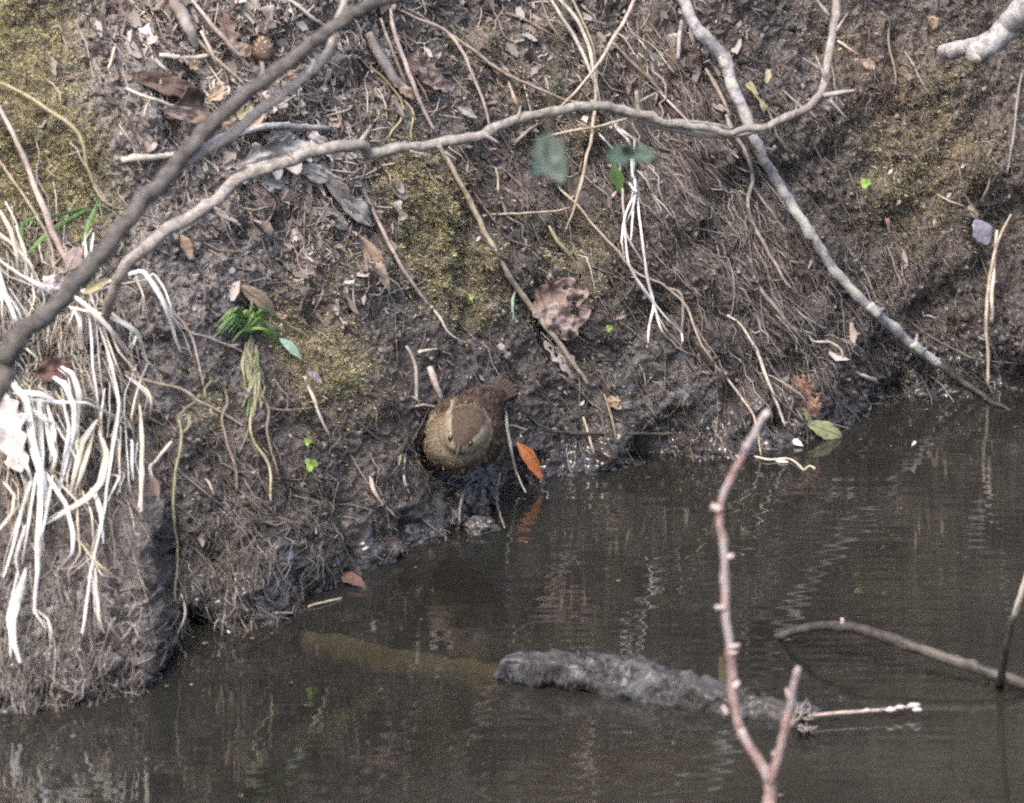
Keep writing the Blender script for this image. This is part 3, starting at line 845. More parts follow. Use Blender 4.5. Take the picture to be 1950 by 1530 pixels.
tufts("soil_fuzz", 42000, vis * (0.35 + 0.6 * np.clip(1 - moss, 0, 1)) * (0.4 + fib_w), (0.0015, 0.005), (0.0004, 0.0011), [(0.10, 0.082, 0.066), (0.06, 0.048, 0.04), (0.15, 0.128, 0.105), (0.035, 0.029, 0.025), (0.11, 0.10, 0.055)], "strands",
      "tiny dead bits and hairs standing out of the earth", "debris")
crumbs("soil_crumbs", 24000, vis * (0.5 + dry), (0.0007, 0.0034), [(0.085, 0.07, 0.058), (0.13, 0.113, 0.098), (0.05, 0.042, 0.036), (0.17, 0.15, 0.13)], "crumbs", "crumbs of loose earth on the bank", "earth crumbs")
lit_w = vis * np.clip(blob([(480, 240, 190, 1.4), (450, 60, 160, 1.2), (620, 360, 130, 1.1), (640, 450, 110, .9), (300, 60, 120, .6), (760, 120, 130, .7), (700, 60, 120, .8), (1000, 60, 200, .4), (1250, 80, 150, .3)]) + 0.012, 0, 2)
flakes("leaf_litter", 5200, lit_w, (0.003, 0.019), [(0.30, 0.265, 0.235), (0.24, 0.20, 0.17), (0.18, 0.145, 0.12), (0.35, 0.315, 0.28), (0.26, 0.20, 0.17), (0.12, 0.095, 0.08)], "strands", "small scraps of rotted leaves strewn on the slope", "leaf litter")
strands("litter_stalks", 1300, lit_w, (0.008, 0.035), (0.0006, 0.0018), 0.0050, 0.55, -0.8, 0.5,
        [(0.38, 0.33, 0.28), (0.28, 0.225, 0.185), (0.20, 0.16, 0.13), (0.44, 0.38, 0.30)], "strands", "short broken stalks among the leaf litter", "stalks", segs=4, curlw=0.15, taper=False)
hay_w = vis * np.clip(blob([(50, 500, 110, 1.2), (150, 620, 90, .8), (40, 640, 90, .8), (130, 780, 90, .5), (50, 860, 80, .5)]), 0, 2)
strands("withered_grass", 480, hay_w, (0.02, 0.075), (0.0006, 0.0018), 0.013, 0.15, -1.0, 0.28,
        [(0.42, 0.38, 0.30), (0.30, 0.25, 0.19), (0.52, 0.48, 0.41), (0.20, 0.16, 0.12)], "strands", "thin withered grass matted under the white blades", "grass", segs=7, curlw=0.35)

# ================================================================== BRANCHES
def child_spike(parent, name, p0, p1, w, material, depth, sides=6):
    C = spline(np.array([fg(*p0, depth), fg(*p1, depth)]), 6)
    k = mpp(C[0])
    V, Fc = tube_geo(C, np.linspace(w[0], w[1], 6) * 0.5 * k, sides, 0.12, SEED[0]); SEED[0] += 1
    return link_mesh(name, V, Fc, material, parent, C[0].copy())

# dark blurred branch crossing the upper left, nearest the viewer
o = stem("branch", "thick dark grey branch slanting across the left side in front of everything", "branch", "bark_dark",
         [(-190, 1180), (-90, 930), (0, 742), (28, 655), (95, 585), (170, 505), (255, 400), (340, 305), (440, 205), (560, 108), (650, 42), (750, -8), (900, -70)], (46, 40, 37, 34, 31, 28, 26, 25), depth=(5.12, 5.36), sides=14, rough=0.12, wob=0.004)
side = stem("side_branch", None, None, "bark_grey", [(330, 322), (385, 290), (440, 258), (520, 192), (590, 138), (622, 105), (638, 50), (656, 0), (668, -70)], (23, 22, 21, 18, 14, 12), depth=(5.265, 5.37), parent=o, sides=10, rough=0.13)
stem("knot", None, None, "bark_dark", [(46, 630), (24, 655), (4, 690)], (36, 43, 38), depth=(5.165, 5.16), parent=o, sides=9, rough=0.2)
for p0, p1, w in (((588, 140), (600, 110), (9, 3)), ((508, 172), (498, 118), (10, 6)), ((515, 190), (520, 205), (9, 4))):
    child_spike(o, "twig_stub", p0, p1, w, "bark_grey", 5.30)

# long thorny branch
BP = [(188, 625), (203, 585), (218, 548), (240, 502), (300, 452), (400, 390), (442, 352), (560, 304), (655, 280), (692, 278), (702, 294), (770, 284), (832, 270), (902, 262), (950, 240), (990, 225), (1060, 212), (1112, 203), (1175, 208),
      (1238, 226), (1330, 246), (1430, 250), (1500, 228), (1555, 192), (1568, 165), (1576, 120), (1585, 60), (1592, 0), (1600, -80)]
BD = list(np.linspace(5.40, 5.66, 10)) + list(np.linspace(5.67, 5.90, 19))
BD[0] = float(np.dot(at(188, 625, 0.0) - CAM, VIEW)); BD[1] = BD[0] - 0.035; BD[2] = BD[0] - 0.055; BD[3] = BD[0] - 0.07; BD[4:10] = list(np.linspace(BD[3], 5.66, 7)[1:])
o = stem("thorn_branch", "long pale thorny branch curving right across the upper half of the bank", "branch", "bark_thorn", BP,
         (16, 20, 24, 24, 22, 22, 21, 19, 19, 18, 18, 15, 14, 15, 16, 17, 17), depth=BD, sides=12, rough=0.15, wob=0.003)
THD = [((686, 272), (700, 250), (13, 3)), ((835, 276), (846, 296), (12, 2)), ((846, 290), (862, 300), (7, 2)), ((925, 258), (942, 268), (9, 3)), ((1217, 222), (1214, 190), (12, 8)), ((1214, 196), (1236, 184), (7, 3)), ((1392, 246), (1386, 228), (14, 5)),
       ((1534, 212), (1506, 186), (9, 2)), ((1568, 182), (1608, 176), (12, 6)), ((1580, 190), (1602, 214), (8, 2)), ((1562, 132), (1540, 118), (10, 2)), ((1572, 150), (1560, 122), (8, 3)), ((1592, 60), (1606, 38), (9, 3)), ((1578, 30), (1560, 6), (10, 5)),
       ((1510, 224), (1518, 200), (5, 2)), ((780, 288), (808, 294), (5, 2)), ((986, 226), (990, 210), (8, 3)), ((408, 396), (424, 404), (7, 2)), ((560, 304), (548, 290), (8, 4))]
for p0, p1, w in THD:
    kk = int(np.argmin([(q[0] - p0[0]) ** 2 + (q[1] - p0[1]) ** 2 for q in BP]))
    p1 = (p0[0] + (p1[0] - p0[0]) * 1.55, p0[1] + (p1[1] - p0[1]) * 1.55)
    child_spike(o, "thorn", p0, p1, w, "bark_thorn", BD[kk] - 0.004)
stem("offshoot", None, None, "bark_thorn", [(1150, 205), (1200, 222), (1270, 244), (1340, 258), (1400, 258), (1440, 252)], (8, 13, 14, 13, 11, 6), depth=(5.775, 5.83), parent=o, sides=9)
stem("twig_tip", None, None, "bark_thorn", [(1240, 232), (1300, 230), (1360, 238), (1396, 252)], (6, 7, 7, 6), depth=(5.80, 5.82), parent=o, sides=6)

# lichen-spotted branch leaning down the right of the bank into the water
CP = [(1268, -60), (1298, -5), (1332, 58), (1378, 112), (1402, 182), (1428, 242), (1446, 285), (1482, 348), (1540, 440), (1602, 532), (1662, 592), (1742, 660), (1800, 704), (1862, 748), (1905, 774), (1945, 800)]
pth = stem_path(CP, [0.05] * 6 + [0.045, 0.04, 0.035, 0.03, 0.026, 0.02, 0.016, 0.012, 0.004, -0.02], wob=0.002)
o = stem("branch", "grey lichen-spotted branch leaning down the right of the bank into the water", "branch", "bark_lichen", None, (20, 22, 24, 24, 20, 20, 20, 19, 18, 19, 18, 16), path=pth[:-24], sides=12, rough=0.16)
stem("wet_tip", None, None, "wood_wet", None, (16, 13, 9, 6), path=pth[-26:], parent=o, sides=10, rough=0.16)
def bank_spike(parent, name, p0, p1, w, material, off):
    C = spline(np.array([at(*p0, off), at(*p1, off)]), 6); k = mpp(C[0]); SEED[0] += 1
    V, Fc = tube_geo(C, np.linspace(w[0], w[1], 6) * 0.5 * k, 7, 0.15, SEED[0])
    return link_mesh(name, V, Fc, material, parent, C[0].copy())
for p0, p1, w in (((1742, 662), (1747, 636), (13, 4)), ((1385, 122), (1372, 112), (14, 6)), ((1670, 596), (1682, 588), (16, 6)), ((1352, 115), (1340, 120), (4, 2)), ((1755, 672), (1764, 664), (12, 7))):
    bank_spike(o, "twig_stub", p0, p1, w, "bark_lichen", 0.03)
for p0, p1, w in (((1376, 106), (1384, 128), (25, 24)), ((1655, 580), (1674, 602), (21, 20)), ((1738, 654), (1756, 672), (20, 18)), ((1540, 436), (1546, 448), (21, 20))):
    bank_spike(o, "node", p0, p1, w, "bark_lichen", 0.033 if p0[0] > 1400 else 0.05)

# sawn-off branch with two stubs poking in at the top right
o = stem("cut_branch", "pale grey sawn branch with two short stubs at the top right corner", "branch", "bark_pale", [(2090, -75), (2000, -8), (1945, 25), (1905, 60), (1862, 84), (1825, 92), (1796, 98)], (80, 70, 62, 46, 34, 30, 30), depth=(5.72, 5.86), sides=14, rough=0.10, wob=0.002)
st2 = stem("stub", None, None, "bark_pale", [(1925, 55), (1890, 82), (1866, 100), (1856, 112)], (42, 40, 36, 34), depth=(5.78, 5.77), parent=o, sides=12, rough=0.12)
C = np.array([fg(1797, 98, 5.859), fg(1794.5, 98.6, 5.860)]); V, Fc = tube_geo(spline(C, 3), np.full(3, 12.5 * mpp(C[0])), 12, 0.1); link_mesh("cut_face", V, Fc, "wood_cut", o, C[0].copy())
C = np.array([fg(1856, 111, 5.768), fg(1854.5, 113.5, 5.767)]); V, Fc = tube_geo(spline(C, 3), np.full(3, 14 * mpp(C[0])), 12, 0.1); link_mesh("cut_face", V, Fc, "wood_cut", o, C[0].copy())

# budding twig standing out of the water in the foreground
ED = 5.16
EP = [(1472, 1700), (1468, 1600), (1465, 1535), (1466, 1490), (1440, 1440), (1412, 1392), (1398, 1330), (1390, 1240), (1382, 1150), (1380, 1060), (1370, 972), (1392, 912), (1425, 845), (1448, 808), (1461, 786)]
o = stem("budding_twig", "reddish budding twig with forked base rising from the water in front", "twig", "bark_red", EP, (30, 29, 27, 24, 18, 17, 18, 17, 16, 16, 15, 15, 14, 14, 14), depth=(5.00, 5.06), sides=12, rough=0.14, wob=0.0012)
stem("side_shoot", None, None, "bark_red", [(1466, 1492), (1482, 1440), (1496, 1395), (1506, 1345), (1512, 1310), (1518, 1276)], (20, 19, 17, 17, 15, 13), depth=(5.01, 5.00), parent=o, sides=10)
for p0, p1, w in (((1371, 972), (1354, 964), (14, 13)), ((1384, 1062), (1398, 1058), (10, 8)), ((1380, 1158), (1361, 1157), (11, 10)), ((1390, 1232), (1408, 1229), (9, 6)), ((1456, 792), (1464, 784), (16, 13)), ((1425, 850), (1414, 846), (8, 5)),
                  ((1398, 1310), (1408, 1298), (14, 8)), ((1384, 1360), (1376, 1344), (10, 7)), ((1410, 1392), (1424, 1408), (18, 9)), ((1490, 1440), (1470, 1436), (16, 10)), ((1466, 1474), (1456, 1462), (13, 8)), ((1506, 1335), (1497, 1312), (11, 5)),
                  ((1500, 1385), (1516, 1370), (9, 5)), ((1390, 1245), (1404, 1242), (8, 4)), ((1517, 1290), (1520, 1270), (15, 9))):
    child_spike(o, "bud", p0, p1, w, "bark_bud", 5.015 + 0.03 * (1500 - p0[1]) / 700, 8)

# arched wet stick over the water
FP = [(1466, 1216), (1490, 1210), (1535, 1196), (1600, 1192), (1660, 1205), (1780, 1246), (1900, 1287), (1950, 1304), (2080, 1350)]
base = [on_water(*p) for p in FP]
hts = [-0.010, 0.004, 0.017, 0.026, 0.027, 0.020, 0.011, 0.006, -0.015]
def raise_on_ray(px, py, h):
    d = ray(px, py); t = (h - CAM[2]) / d[2]; return CAM + d * t
pth = spline(np.array([raise_on_ray(p[0], p[1], h) for p, h in zip(FP, hts)]), 70)
o = stem("wet_stick", "dark wet stick arching over the water on the right side", "stick", "wood_wet", None, (9, 15, 19, 22, 22, 23, 24, 24), path=pth, sides=12, rough=0.16)
c = raise_on_ray(1605, 1192, 0.027); C = spline(np.array([c, c + np.array([-0.0005, 0, 0.006])]), 5); V, Fc = tube_geo(C, np.linspace(0.0022, 0.0014, 5), 7, 0.1); link_mesh("bud", V, Fc, "straw_pink", o, c)

# half-sunken log
LGP = [(948, 1290, 0.000), (1000, 1282, 0.006), (1080, 1280, 0.010), (1160, 1290, 0.009), (1250, 1312, 0.005), (1340, 1338, 0.001), (1430, 1360, -0.002), (1530, 1386, -0.010), (1640, 1412, -0.035)]
P = np.array([raise_on_ray(a, b, h) for a, b, h in LGP]); C = spline(P, 130)
R = np.interp(np.linspace(0, 1, 130), [0, .04, .12, .28, .45, .6, .8, 1], [.006, .012, .0155, .0165, .016, .015, .012, .008])
V, Fc = tube_geo(C, R, 44, 0.22, 77, flat=0.85)
V = V + 0.0085 * np.stack([fbm(V * np.array([.6, 1, 1]) + k * 5.0, 52.0, 5, 90 + k, 0.6) for k in range(3)], -1) + 0.0012 * np.stack([vnoise(V + k * 5.0, 420.0, 95 + k) for k in range(3)], -1)
log = link_mesh("sunken_log", V, Fc, "wood_rotten", origin=C[60].copy())
tag(log, "rotten grey log lying half sunk in the water below the bird", "log")
Pd = np.array([raise_on_ray(a, b, h) for a, b, h in ((540, 1218, -0.026), (640, 1240, -0.022), (780, 1268, -0.0155), (900, 1288, -0.0135), (1000, 1300, -0.013), (1090, 1315, -0.018))])
Cd = spline(Pd, 60); V, Fc = tube_geo(Cd, np.full(60, 0.0115), 20, 0.2, 5, flat=0.8); link_mesh("drowned_end", V, Fc, "wood_drowned", log, C[60].copy())
def fuzz_on(C, R, n, t0, t1, ln, cols, parent, origin, name="wet_moss", material="wet_strands"):
    k = (t0 + (t1 - t0) * RNG.random(n)) * (len(C) - 1); a = k.astype(int).clip(0, len(C) - 2); f = (k - a)[:, None]
    p = C[a] * (1 - f) + C[a + 1] * f; r = R[a][:, None]
    th = RNG.uniform(-0.2, math.pi + 0.2, n)
    T = C[a + 1] - C[a]; T /= np.linalg.norm(T, axis=1)[:, None]
    A = np.cross(T, np.array([0, 0, 1.0])); A /= np.linalg.norm(A, axis=1)[:, None]; B = np.cross(A, T)
    nn = A * np.cos(th)[:, None] + B * np.sin(th)[:, None]
    b = p + nn * r * 0.9
    d = nn * 0.6 + np.array([0.1, -0.35, -0.45]) + RNG.normal(0, 0.45, (n, 3)); d /= np.linalg.norm(d, axis=1)[:, None]
    H = (ln[0] + (ln[1] - ln[0]) * RNG.random(n))[:, None]; s = np.cross(d, RNG.normal(0, 1, (n, 3))); s /= np.linalg.norm(s, axis=1)[:, None]; W = H * 0.16
    V = np.stack([b - s * W, b + s * W, b + d * H * 0.6 + s * W * 0.6, b + d * H + np.array([0, 0, -0.3]) * H], 1).reshape(-1, 3)
    Fc = np.arange(n)[:, None] * 4 + np.array([[0, 1, 2, 3]])
    cols = np.array(cols); c = np.repeat(cols[RNG.integers(0, len(cols), n)] * (0.6 + 0.8 * RNG.random((n, 1))), 4, 0)
    o = link_mesh(name, V, Fc, material, parent, origin, smooth=False, col=c); o["kind"] = "stuff"; return o
fuzz_on(C, R, 2200, 0.03, 0.85, (0.0015, 0.005), [(0.07, 0.068, 0.067), (0.05, 0.048, 0.046), (0.095, 0.093, 0.095), (0.032, 0.030, 0.029)], log, C[60].copy(), material="strands")

# pale snapped twig floating beside the log, with white fungus blobs
tw = [(1540, 1364), (1600, 1358), (1660, 1354), (1700, 1350), (1752, 1345)]
pth = spline(np.array([raise_on_ray(p[0], p[1], 0.006) for p in tw]), 30)
o = stem("twig", "thin straight pinkish twig floating at the end of the rotten log", "twig", "straw_pink", None, (6, 7, 6, 5, 5), path=pth, sides=8)
for px, py, r in ((1652, 1353, 6), (1698, 1352, 9), (1716, 1347, 8), (1740, 1344, 9), (1748, 1352, 8), (1746, 1342, 6)):
    c = raise_on_ray(px, py, 0.007); Cc = spline(np.array([c - RIGHT * r * .0005, c + RIGHT * r * .0004]), 6)
    V, Fc = tube_geo(Cc, np.array([.3, .7, 1, .9, .6, .2]) * r * 0.00024, 8, 0.25, int(px)); link_mesh("white_fleck", V, Fc, "leaf_pale", o, c)
# ragged twiggy clump behind the forked base of the budding twig
o = empty("twiggy_clump", raise_on_ray(1530, 1390, 0.0)); tag(o, "small grey clump of wet twigs where the log meets the budding twig", "twig clump")
for k in range(26):
    a = (1505 + random.random() * 40, 1345 + random.random() * 55); q = random.uniform(-0.6, 2.2); l = random.uniform(12, 34)
    C = spline(np.array([raise_on_ray(a[0], a[1], 0.002), raise_on_ray(a[0] + l * math.cos(q) * .5, a[1] - l * math.sin(q) * .6, 0.008), raise_on_ray(a[0] + l * math.cos(q + .3), a[1] - l * math.sin(q + .3), 0.012)]), 7)
    V, Fc = tube_geo(C, np.linspace(.0013, .0005, 7), 5, 0.2, k); link_mesh("twiglet", V, Fc, "root_grey", o, C[0].copy())

# reed at the right edge
pth = spline(np.array([raise_on_ray(2000, 960, 0.17), raise_on_ray(1952, 1110, 0.11), raise_on_ray(1934, 1165, 0.085), raise_on_ray(1920, 1220, 0.055), raise_on_ray(1906, 1290, 0.012), raise_on_ray(1902, 1312, -0.02)]), 40)
o = stem("reed", "dark broken reed standing in the water at the right edge", "reed", "wood_wet", None, (13, 13, 15, 18, 20, 20), path=pth[14:], sides=8)
V, Fc = tube_geo(pth[:16], np.full(16, 0.0023), 8, 0.1, 3); link_mesh("pale_top", V, Fc, "straw_pale", o, pth[15].copy())

# ================================================================== STEMS LYING ON THE BANK
ST_ = [
 # name, label, category, material, points, widths, off
 ("plant_stem", "long straight tan stem slanting down to the pink dead leaf with holes", "stem", "straw_tan", [(842, 288), (868, 335), (900, 397), (955, 500), (1005, 578), (1060, 648), (1122, 735)], (9, 11, 10, 11, 10, 8), 0.016),
 ("plant_stem", "pale stem dropping from the leaf litter to the moss above the bird", "stem", "straw_pink", [(690, 360), (720, 420), (762, 505), (816, 582)], (6, 8, 8, 7), 0.010),
 ("plant_stem", "thin broken stem below the yellow moss ending above the bird", "stem", "straw_pale", [(816, 580), (840, 612), (862, 640), (892, 655)], (6, 5, 4, 3), 0.007),
 ("runner", "long thin brown runner sagging from the blurred green leaf to the waterline", "runner", "straw_tan", [(1020, 315), (1062, 356), (1100, 394), (1168, 472), (1212, 520), (1268, 545), (1310, 588), (1338, 660), (1385, 722), (1436, 795), (1448, 868)], (5, 5, 5, 6, 5, 5, 5, 5, 4), 0.014),
 ("bramble_stem", "thin arching stem crossing the thorny branch beside the straw bundle", "stem", "straw_tan", [(1134, 135), (1134, 200), (1128, 250), (1112, 325), (1094, 392), (1076, 442)], (8, 7, 7, 6, 5, 3), 0.030),
 ("bramble_stem", "slanting pinkish stem from the top edge to the crossing of dry stems", "stem", "straw_pink", [(1215, -15), (1180, 55), (1140, 120), (1100, 170), (1062, 210)], (8, 8, 7, 5, 4), 0.026),
 ("dry_stalk", "pale curving dry stem at the top centre, first of the fan", "stem", "straw_pale", [(1040, -10), (1066, 28), (1102, 85), (1128, 145), (1140, 190)], (5, 7, 8, 7, 5), 0.018),
 ("dry_stalk", "brightest curving dry stem at the top centre, inside of the fan", "stem", "straw_pale", [(1055, -10), (1092, 30), (1116, 75), (1130, 125), (1138, 180), (1144, 215)], (7, 8, 8, 7, 5), 0.022),
 ("dry_stalk", "thin brown dry stem at the top centre beside the fan", "stem", "straw_tan", [(1085, -10), (1110, 40), (1128, 90), (1136, 140)], (4, 5, 5, 4), 0.016),
 ("dry_stalk", "greyish dry stem left of the fan at the top centre", "stem", "straw_brown", [(1030, -5), (1050, 50), (1080, 85), (1104, 98)], (4, 5, 5, 4), 0.012),
 ("plant_stem", "knobbly pale stem hanging from the dark branch to the thorny branch", "stem", "straw_pink", [(750, 15), (800, 38), (850, 62), (888, 112), (908, 165), (925, 205), (932, 245)], (5, 6, 8, 7, 6, 6, 5), 0.018),
 ("plant_stem", "long thin stem running from the top down to the thorny branch crest", "stem", "straw_tan", [(760, 8), (830, 48), (905, 100), (960, 140), (1030, 172), (1075, 190), (1120, 200)], (5, 6, 7, 7, 6, 5), 0.014),
 ("plant_stem", "faint stem with a yellow bud left of the fan of dry stems", "stem", "straw_brown", [(962, 25), (1000, 38), (1042, 62), (1085, 88)], (6, 5, 5, 4), 0.010),
 ("plant_stem", "short crooked stem near the top above the pink crumpled leaf", "stem", "straw_brown", [(935, 18), (950, 40), (962, 70), (978, 82)], (4, 5, 4, 3), 0.010),
 ("twig", "dark diagonal twig behind the lichen branch near the top", "twig", "straw_brown", [(1165, 80), (1205, 120), (1240, 155), (1275, 195), (1310, 230)], (8, 8, 7, 7, 5), 0.012),
 ("twig", "light twig lying along the dark diagonal one beside the lichen branch", "twig", "straw_pink", [(1230, 140), (1262, 180), (1298, 218), (1320, 240)], (5, 6, 5, 4), 0.014),
 ("twig", "tan twig pointing down to the thorny branch left of the lichen branch", "twig", "straw_tan", [(1344, 132), (1366, 170), (1382, 200), (1392, 228)], (6, 9, 7, 4), 0.012),
 ("vine_root", "grey root looping down beneath the thorny branch on the right", "root", "root_grey", [(1300, 232), (1352, 238), (1398, 258), (1424, 300), (1432, 345), (1424, 385), (1436, 430), (1462, 480), (1500, 545)], (5, 7, 8, 8, 8, 9, 8, 8, 7), 0.016),
 ("vine_root", "thin grey root forking right from the looping one", "root", "root_grey", [(1430, 352), (1455, 385), (1480, 420), (1500, 455)], (7, 6, 5, 3), 0.012),
 ("vine_root", "pale rope-like root ending in a splayed tip above the waterline", "root", "root_grey", [(1420, 470), (1445, 545), (1480, 590), (1510, 625), (1545, 636), (1560, 650)], (6, 8, 8, 8, 7, 4), 0.013),
 ("vine_root", "pinkish root running parallel under the lichen branch", "root", "straw_pink", [(1440, 440), (1462, 480), (1492, 530), (1515, 560)], (4, 5, 5, 4), 0.010),
 ("curly_root", "curly pale rootlet hooking back near the rusty leaf", "root", "straw_pale", [(1508, 628), (1535, 634), (1552, 652), (1580, 652), (1600, 664), (1604, 690), (1592, 722)], (5, 6, 5, 5, 5, 5, 3), 0.012),
 ("plant_stem", "tall pale green stem bowing down to the tip of the budding twig", "stem", "straw_pale", [(1385, 600), (1412, 622), (1438, 662), (1458, 718), (1478, 765), (1496, 812)], (4, 6, 7, 7, 6, 5), 0.014),
 ("plant_stem", "short pale stalk leaning at the foot of the curly rootlet", "stem", "straw_pale", [(1608, 700), (1590, 735), (1562, 772)], (6, 5, 4), 0.010),
 ("stick_end", "stubby tan stick end lying near the water under the lichen branch", "stick", "straw_pink", [(1625, 708), (1645, 716), (1668, 724)], (6, 9, 9), 0.010),
 ("curly_root", "wavy pale rootlet trailing on the water by the budding twig", "root", "straw_pale", [(1436, 868), (1460, 878), (1500, 874), (1522, 886), (1530, 894), (1540, 886), (1550, 892)], (5, 5, 5, 5, 5, 4), 0.003),
 ("reed", "tall thin tan reed dipping into the water at the far right", "reed", "straw_tan", [(1925, 410), (1905, 450), (1888, 510), (1878, 590), (1880, 660), (1882, 735)], (4, 6, 7, 8, 7, 6), 0.020),
 ("reed", "shorter pale reed hanging beside the tall one at the far right", "reed", "straw_pale", [(1898, 440), (1894, 490), (1890, 560), (1888, 616)], (6, 7, 8, 9), 0.018),
 ("plant_stem", "grey-green upright stem left of the bird", "stem", "root_grey", [(774, 660), (786, 680), (792, 715), (793, 768)], (6, 8, 8, 7), 0.012),
 ("broken_stalk", "broad pale broken stalk standing just above the bird's back", "stalk", "straw_pink", [(818, 700), (826, 722), (834, 742), (842, 764)], (12, 14, 11, 8), 0.012),
 ("plant_stem", "pinkish stalk lying level left of the bird's back", "stem", "straw_pink", [(784, 775), (805, 773), (836, 776)], (4, 6, 4), 0.012),
 ("plant_stem", "short pale stalk with a knob above the bird to the left", "stem", "straw_pale", [(796, 672), (815, 668), (836, 664)], (8, 4, 4), 0.010),
 ("plant_stem", "thin pale stem slanting down right of the bird's tail", "stem", "straw_pale", [(958, 762), (966, 810), (974, 862), (986, 905), (1000, 940)], (6, 7, 6, 5, 4), 0.012),
 ("plant_stem", "thin stalk standing in the mud left of the bird", "stem", "straw_pale", [(772, 846), (768, 885), (770, 918), (778, 940)], (4, 5, 5, 4), 0.010),
 ("plant_stem", "pale straight stalk leaning below the mint green blade", "stem", "straw_pale", [(580, 718), (598, 762), (612, 800), (628, 832)], (5, 7, 6, 4), 0.012),
 ("stick", "stout tan stick lying level behind the dark branch", "stick", "straw_cream", [(232, 305), (265, 302), (300, 298), (334, 294)], (13, 14, 13, 13), 0.014),
 ("twig", "crooked pale grey twig reaching right from the dark branch fork", "twig", "bark_pale", [(372, 290), (420, 262), (470, 252), (520, 240), (565, 240), (628, 243)], (10, 13, 14, 13, 12, 10), 0.026),
 ("twig", "thin pale twig lying over the curled brown leaf", "twig", "straw_pale", [(240, 168), (290, 188), (340, 206), (388, 220)], (5, 7, 7, 5), 0.020),
 ("plant_stem", "short upright straw stub on the bare grey earth", "stem", "straw_cream", [(220, 86), (213, 108), (205, 132)], (5, 6, 5), 0.012),
 ("bark_strip", "broad pale bark strip hanging from the top edge", "bark strip", "leaf_grey", [(328, -10), (345, 22), (360, 58), (374, 92)], (24, 26, 20, 10), 0.014),
 ("dry_stalk", "bright pinkish stem slanting down from the top edge by the bark strip", "stem", "straw_pink", [(358, -8), (390, 30), (428, 75), (455, 105), (478, 130)], (7, 8, 9, 9, 6), 0.018),
 ("dry_stalk", "tan stem slanting under the pinkish one near the top", "stem", "straw_tan", [(350, 50), (385, 85), (425, 125), (468, 163)], (6, 7, 7, 5), 0.014),
 ("dry_stalk", "short pale stub standing in the litter near the top", "stem", "straw_pale", [(383, 58), (398, 92), (415, 126)], (6, 8, 6), 0.016),
 ("stick", "short thick pale stick lying level in the litter", "stick", "straw_cream", [(303, 105), (335, 108), (365, 112), (400, 104)], (9, 10, 10, 8), 0.016),
 ("dry_stalk", "pale stem cutting across the top behind the dark branch", "stem", "straw_pale", [(545, -6), (575, 18), (600, 38), (618, 50)], (7, 8, 8, 6), 0.014),
 ("dry_stalk", "flat grey stalk of the bundle hanging left of the pink crumpled leaf", "stem", "leaf_grey", [(700, 62), (722, 105), (748, 148), (782, 182)], (16, 22, 20, 14), 0.014),
 ("dry_stalk", "long pale stem of the bundle reaching down to the thorny branch", "stem", "straw_pink", [(742, 15), (752, 65), (770, 115), (786, 160), (805, 205), (828, 250)], (7, 9, 9, 9, 8, 6), 0.020),
 ("dry_stalk", "thin tan stem left in the hanging bundle near the top", "stem", "straw_tan", [(726, 36), (742, 85), (760, 130), (775, 165)], (5, 6, 6, 5), 0.018),
 ("dry_stalk", "short stem crossing the foot of the hanging bundle", "stem", "straw_tan", [(792, 150), (806, 170), (816, 195)], (6, 6, 4), 0.014),
 ("curly_root", "forked pale rootlet dangling below the hanging bundle", "root", "straw_yellow", [(706, 125), (740, 160), (766, 195), (766, 225), (745, 252), (740, 275)], (4, 5, 5, 5, 5, 4), 0.012),
 ("curly_root", "second wavy rootlet dangling beside the forked pale one", "root", "straw_yellow", [(768, 190), (786, 215), (784, 245), (784, 268)], (4, 6, 5, 4), 0.012),
 ("plant_stem", "bare brown stem leaning at the left of the blurred green leaf", "stem", "straw_tan", [(968, 155), (982, 190), (995, 222)], (4, 8, 5), 0.016),
 ("plant_stem", "fine twig arching over the blurred green leaf", "stem", "straw_tan", [(1040, 262), (1085, 250), (1140, 240), (1190, 228), (1212, 222)], (4, 5, 5, 5, 4), 0.034),
 ("plant_stem", "bent pale twig under the thorny branch left of the blurred leaf", "stem", "root_grey", [(980, 278), (1000, 255), (1025, 236)], (6, 7, 5), 0.016),
 ("plant_stem", "slim stem running level to the arching bramble stem", "stem", "straw_tan", [(920, 412), (965, 408), (1020, 406), (1060, 402), (1086, 395)], (5, 5, 5, 5, 4), 0.018),
 ("plant_stem", "thin stem beside the long straight tan one", "stem", "straw_brown", [(886, 330), (905, 370), (935, 412), (960, 448), (1008, 468), (1024, 470)], (4, 5, 5, 5, 4, 3), 0.012),
 ("plant_stem", "yellow-tipped stalk on the moss below the bramble stem", "stem", "straw_yellow", [(1045, 430), (1060, 458), (1078, 480), (1092, 498)], (5, 8, 8, 6), 0.012),
 ("rootlet", "pair of thin pale rootlets upright below the thorny branch", "root", "straw_tan", [(945, 320), (950, 360), (946, 400), (940, 430)], (4, 6, 6, 4), 0.012),
 ("plant_stem", "pink stem hanging behind the white straw bundle", "stem", "straw_pink", [(1180, 310), (1186, 370), (1192, 440), (1206, 470), (1232, 515)], (4, 5, 5, 5, 4), 0.016),
 ("plant_stem", "grey curved root tip right of the straw bundle foot", "root", "root_grey", [(1268, 548), (1296, 562), (1300, 605), (1295, 660)], (5, 6, 6, 4), 0.012),
 ("plant_stem", "small curved straw fragment left of the straw bundle", "stem", "straw_pink", [(1154, 384), (1166, 376), (1176, 364)], (6, 7, 4), 0.016),
 ("wet_stick", "dark level stick along the waterline right of the orange leaf", "stick", "wood_wet", [(1025, 816), (1060, 822), (1120, 826), (1200, 826), (1285, 826)], (5, 7, 7, 7, 5), 0.012),
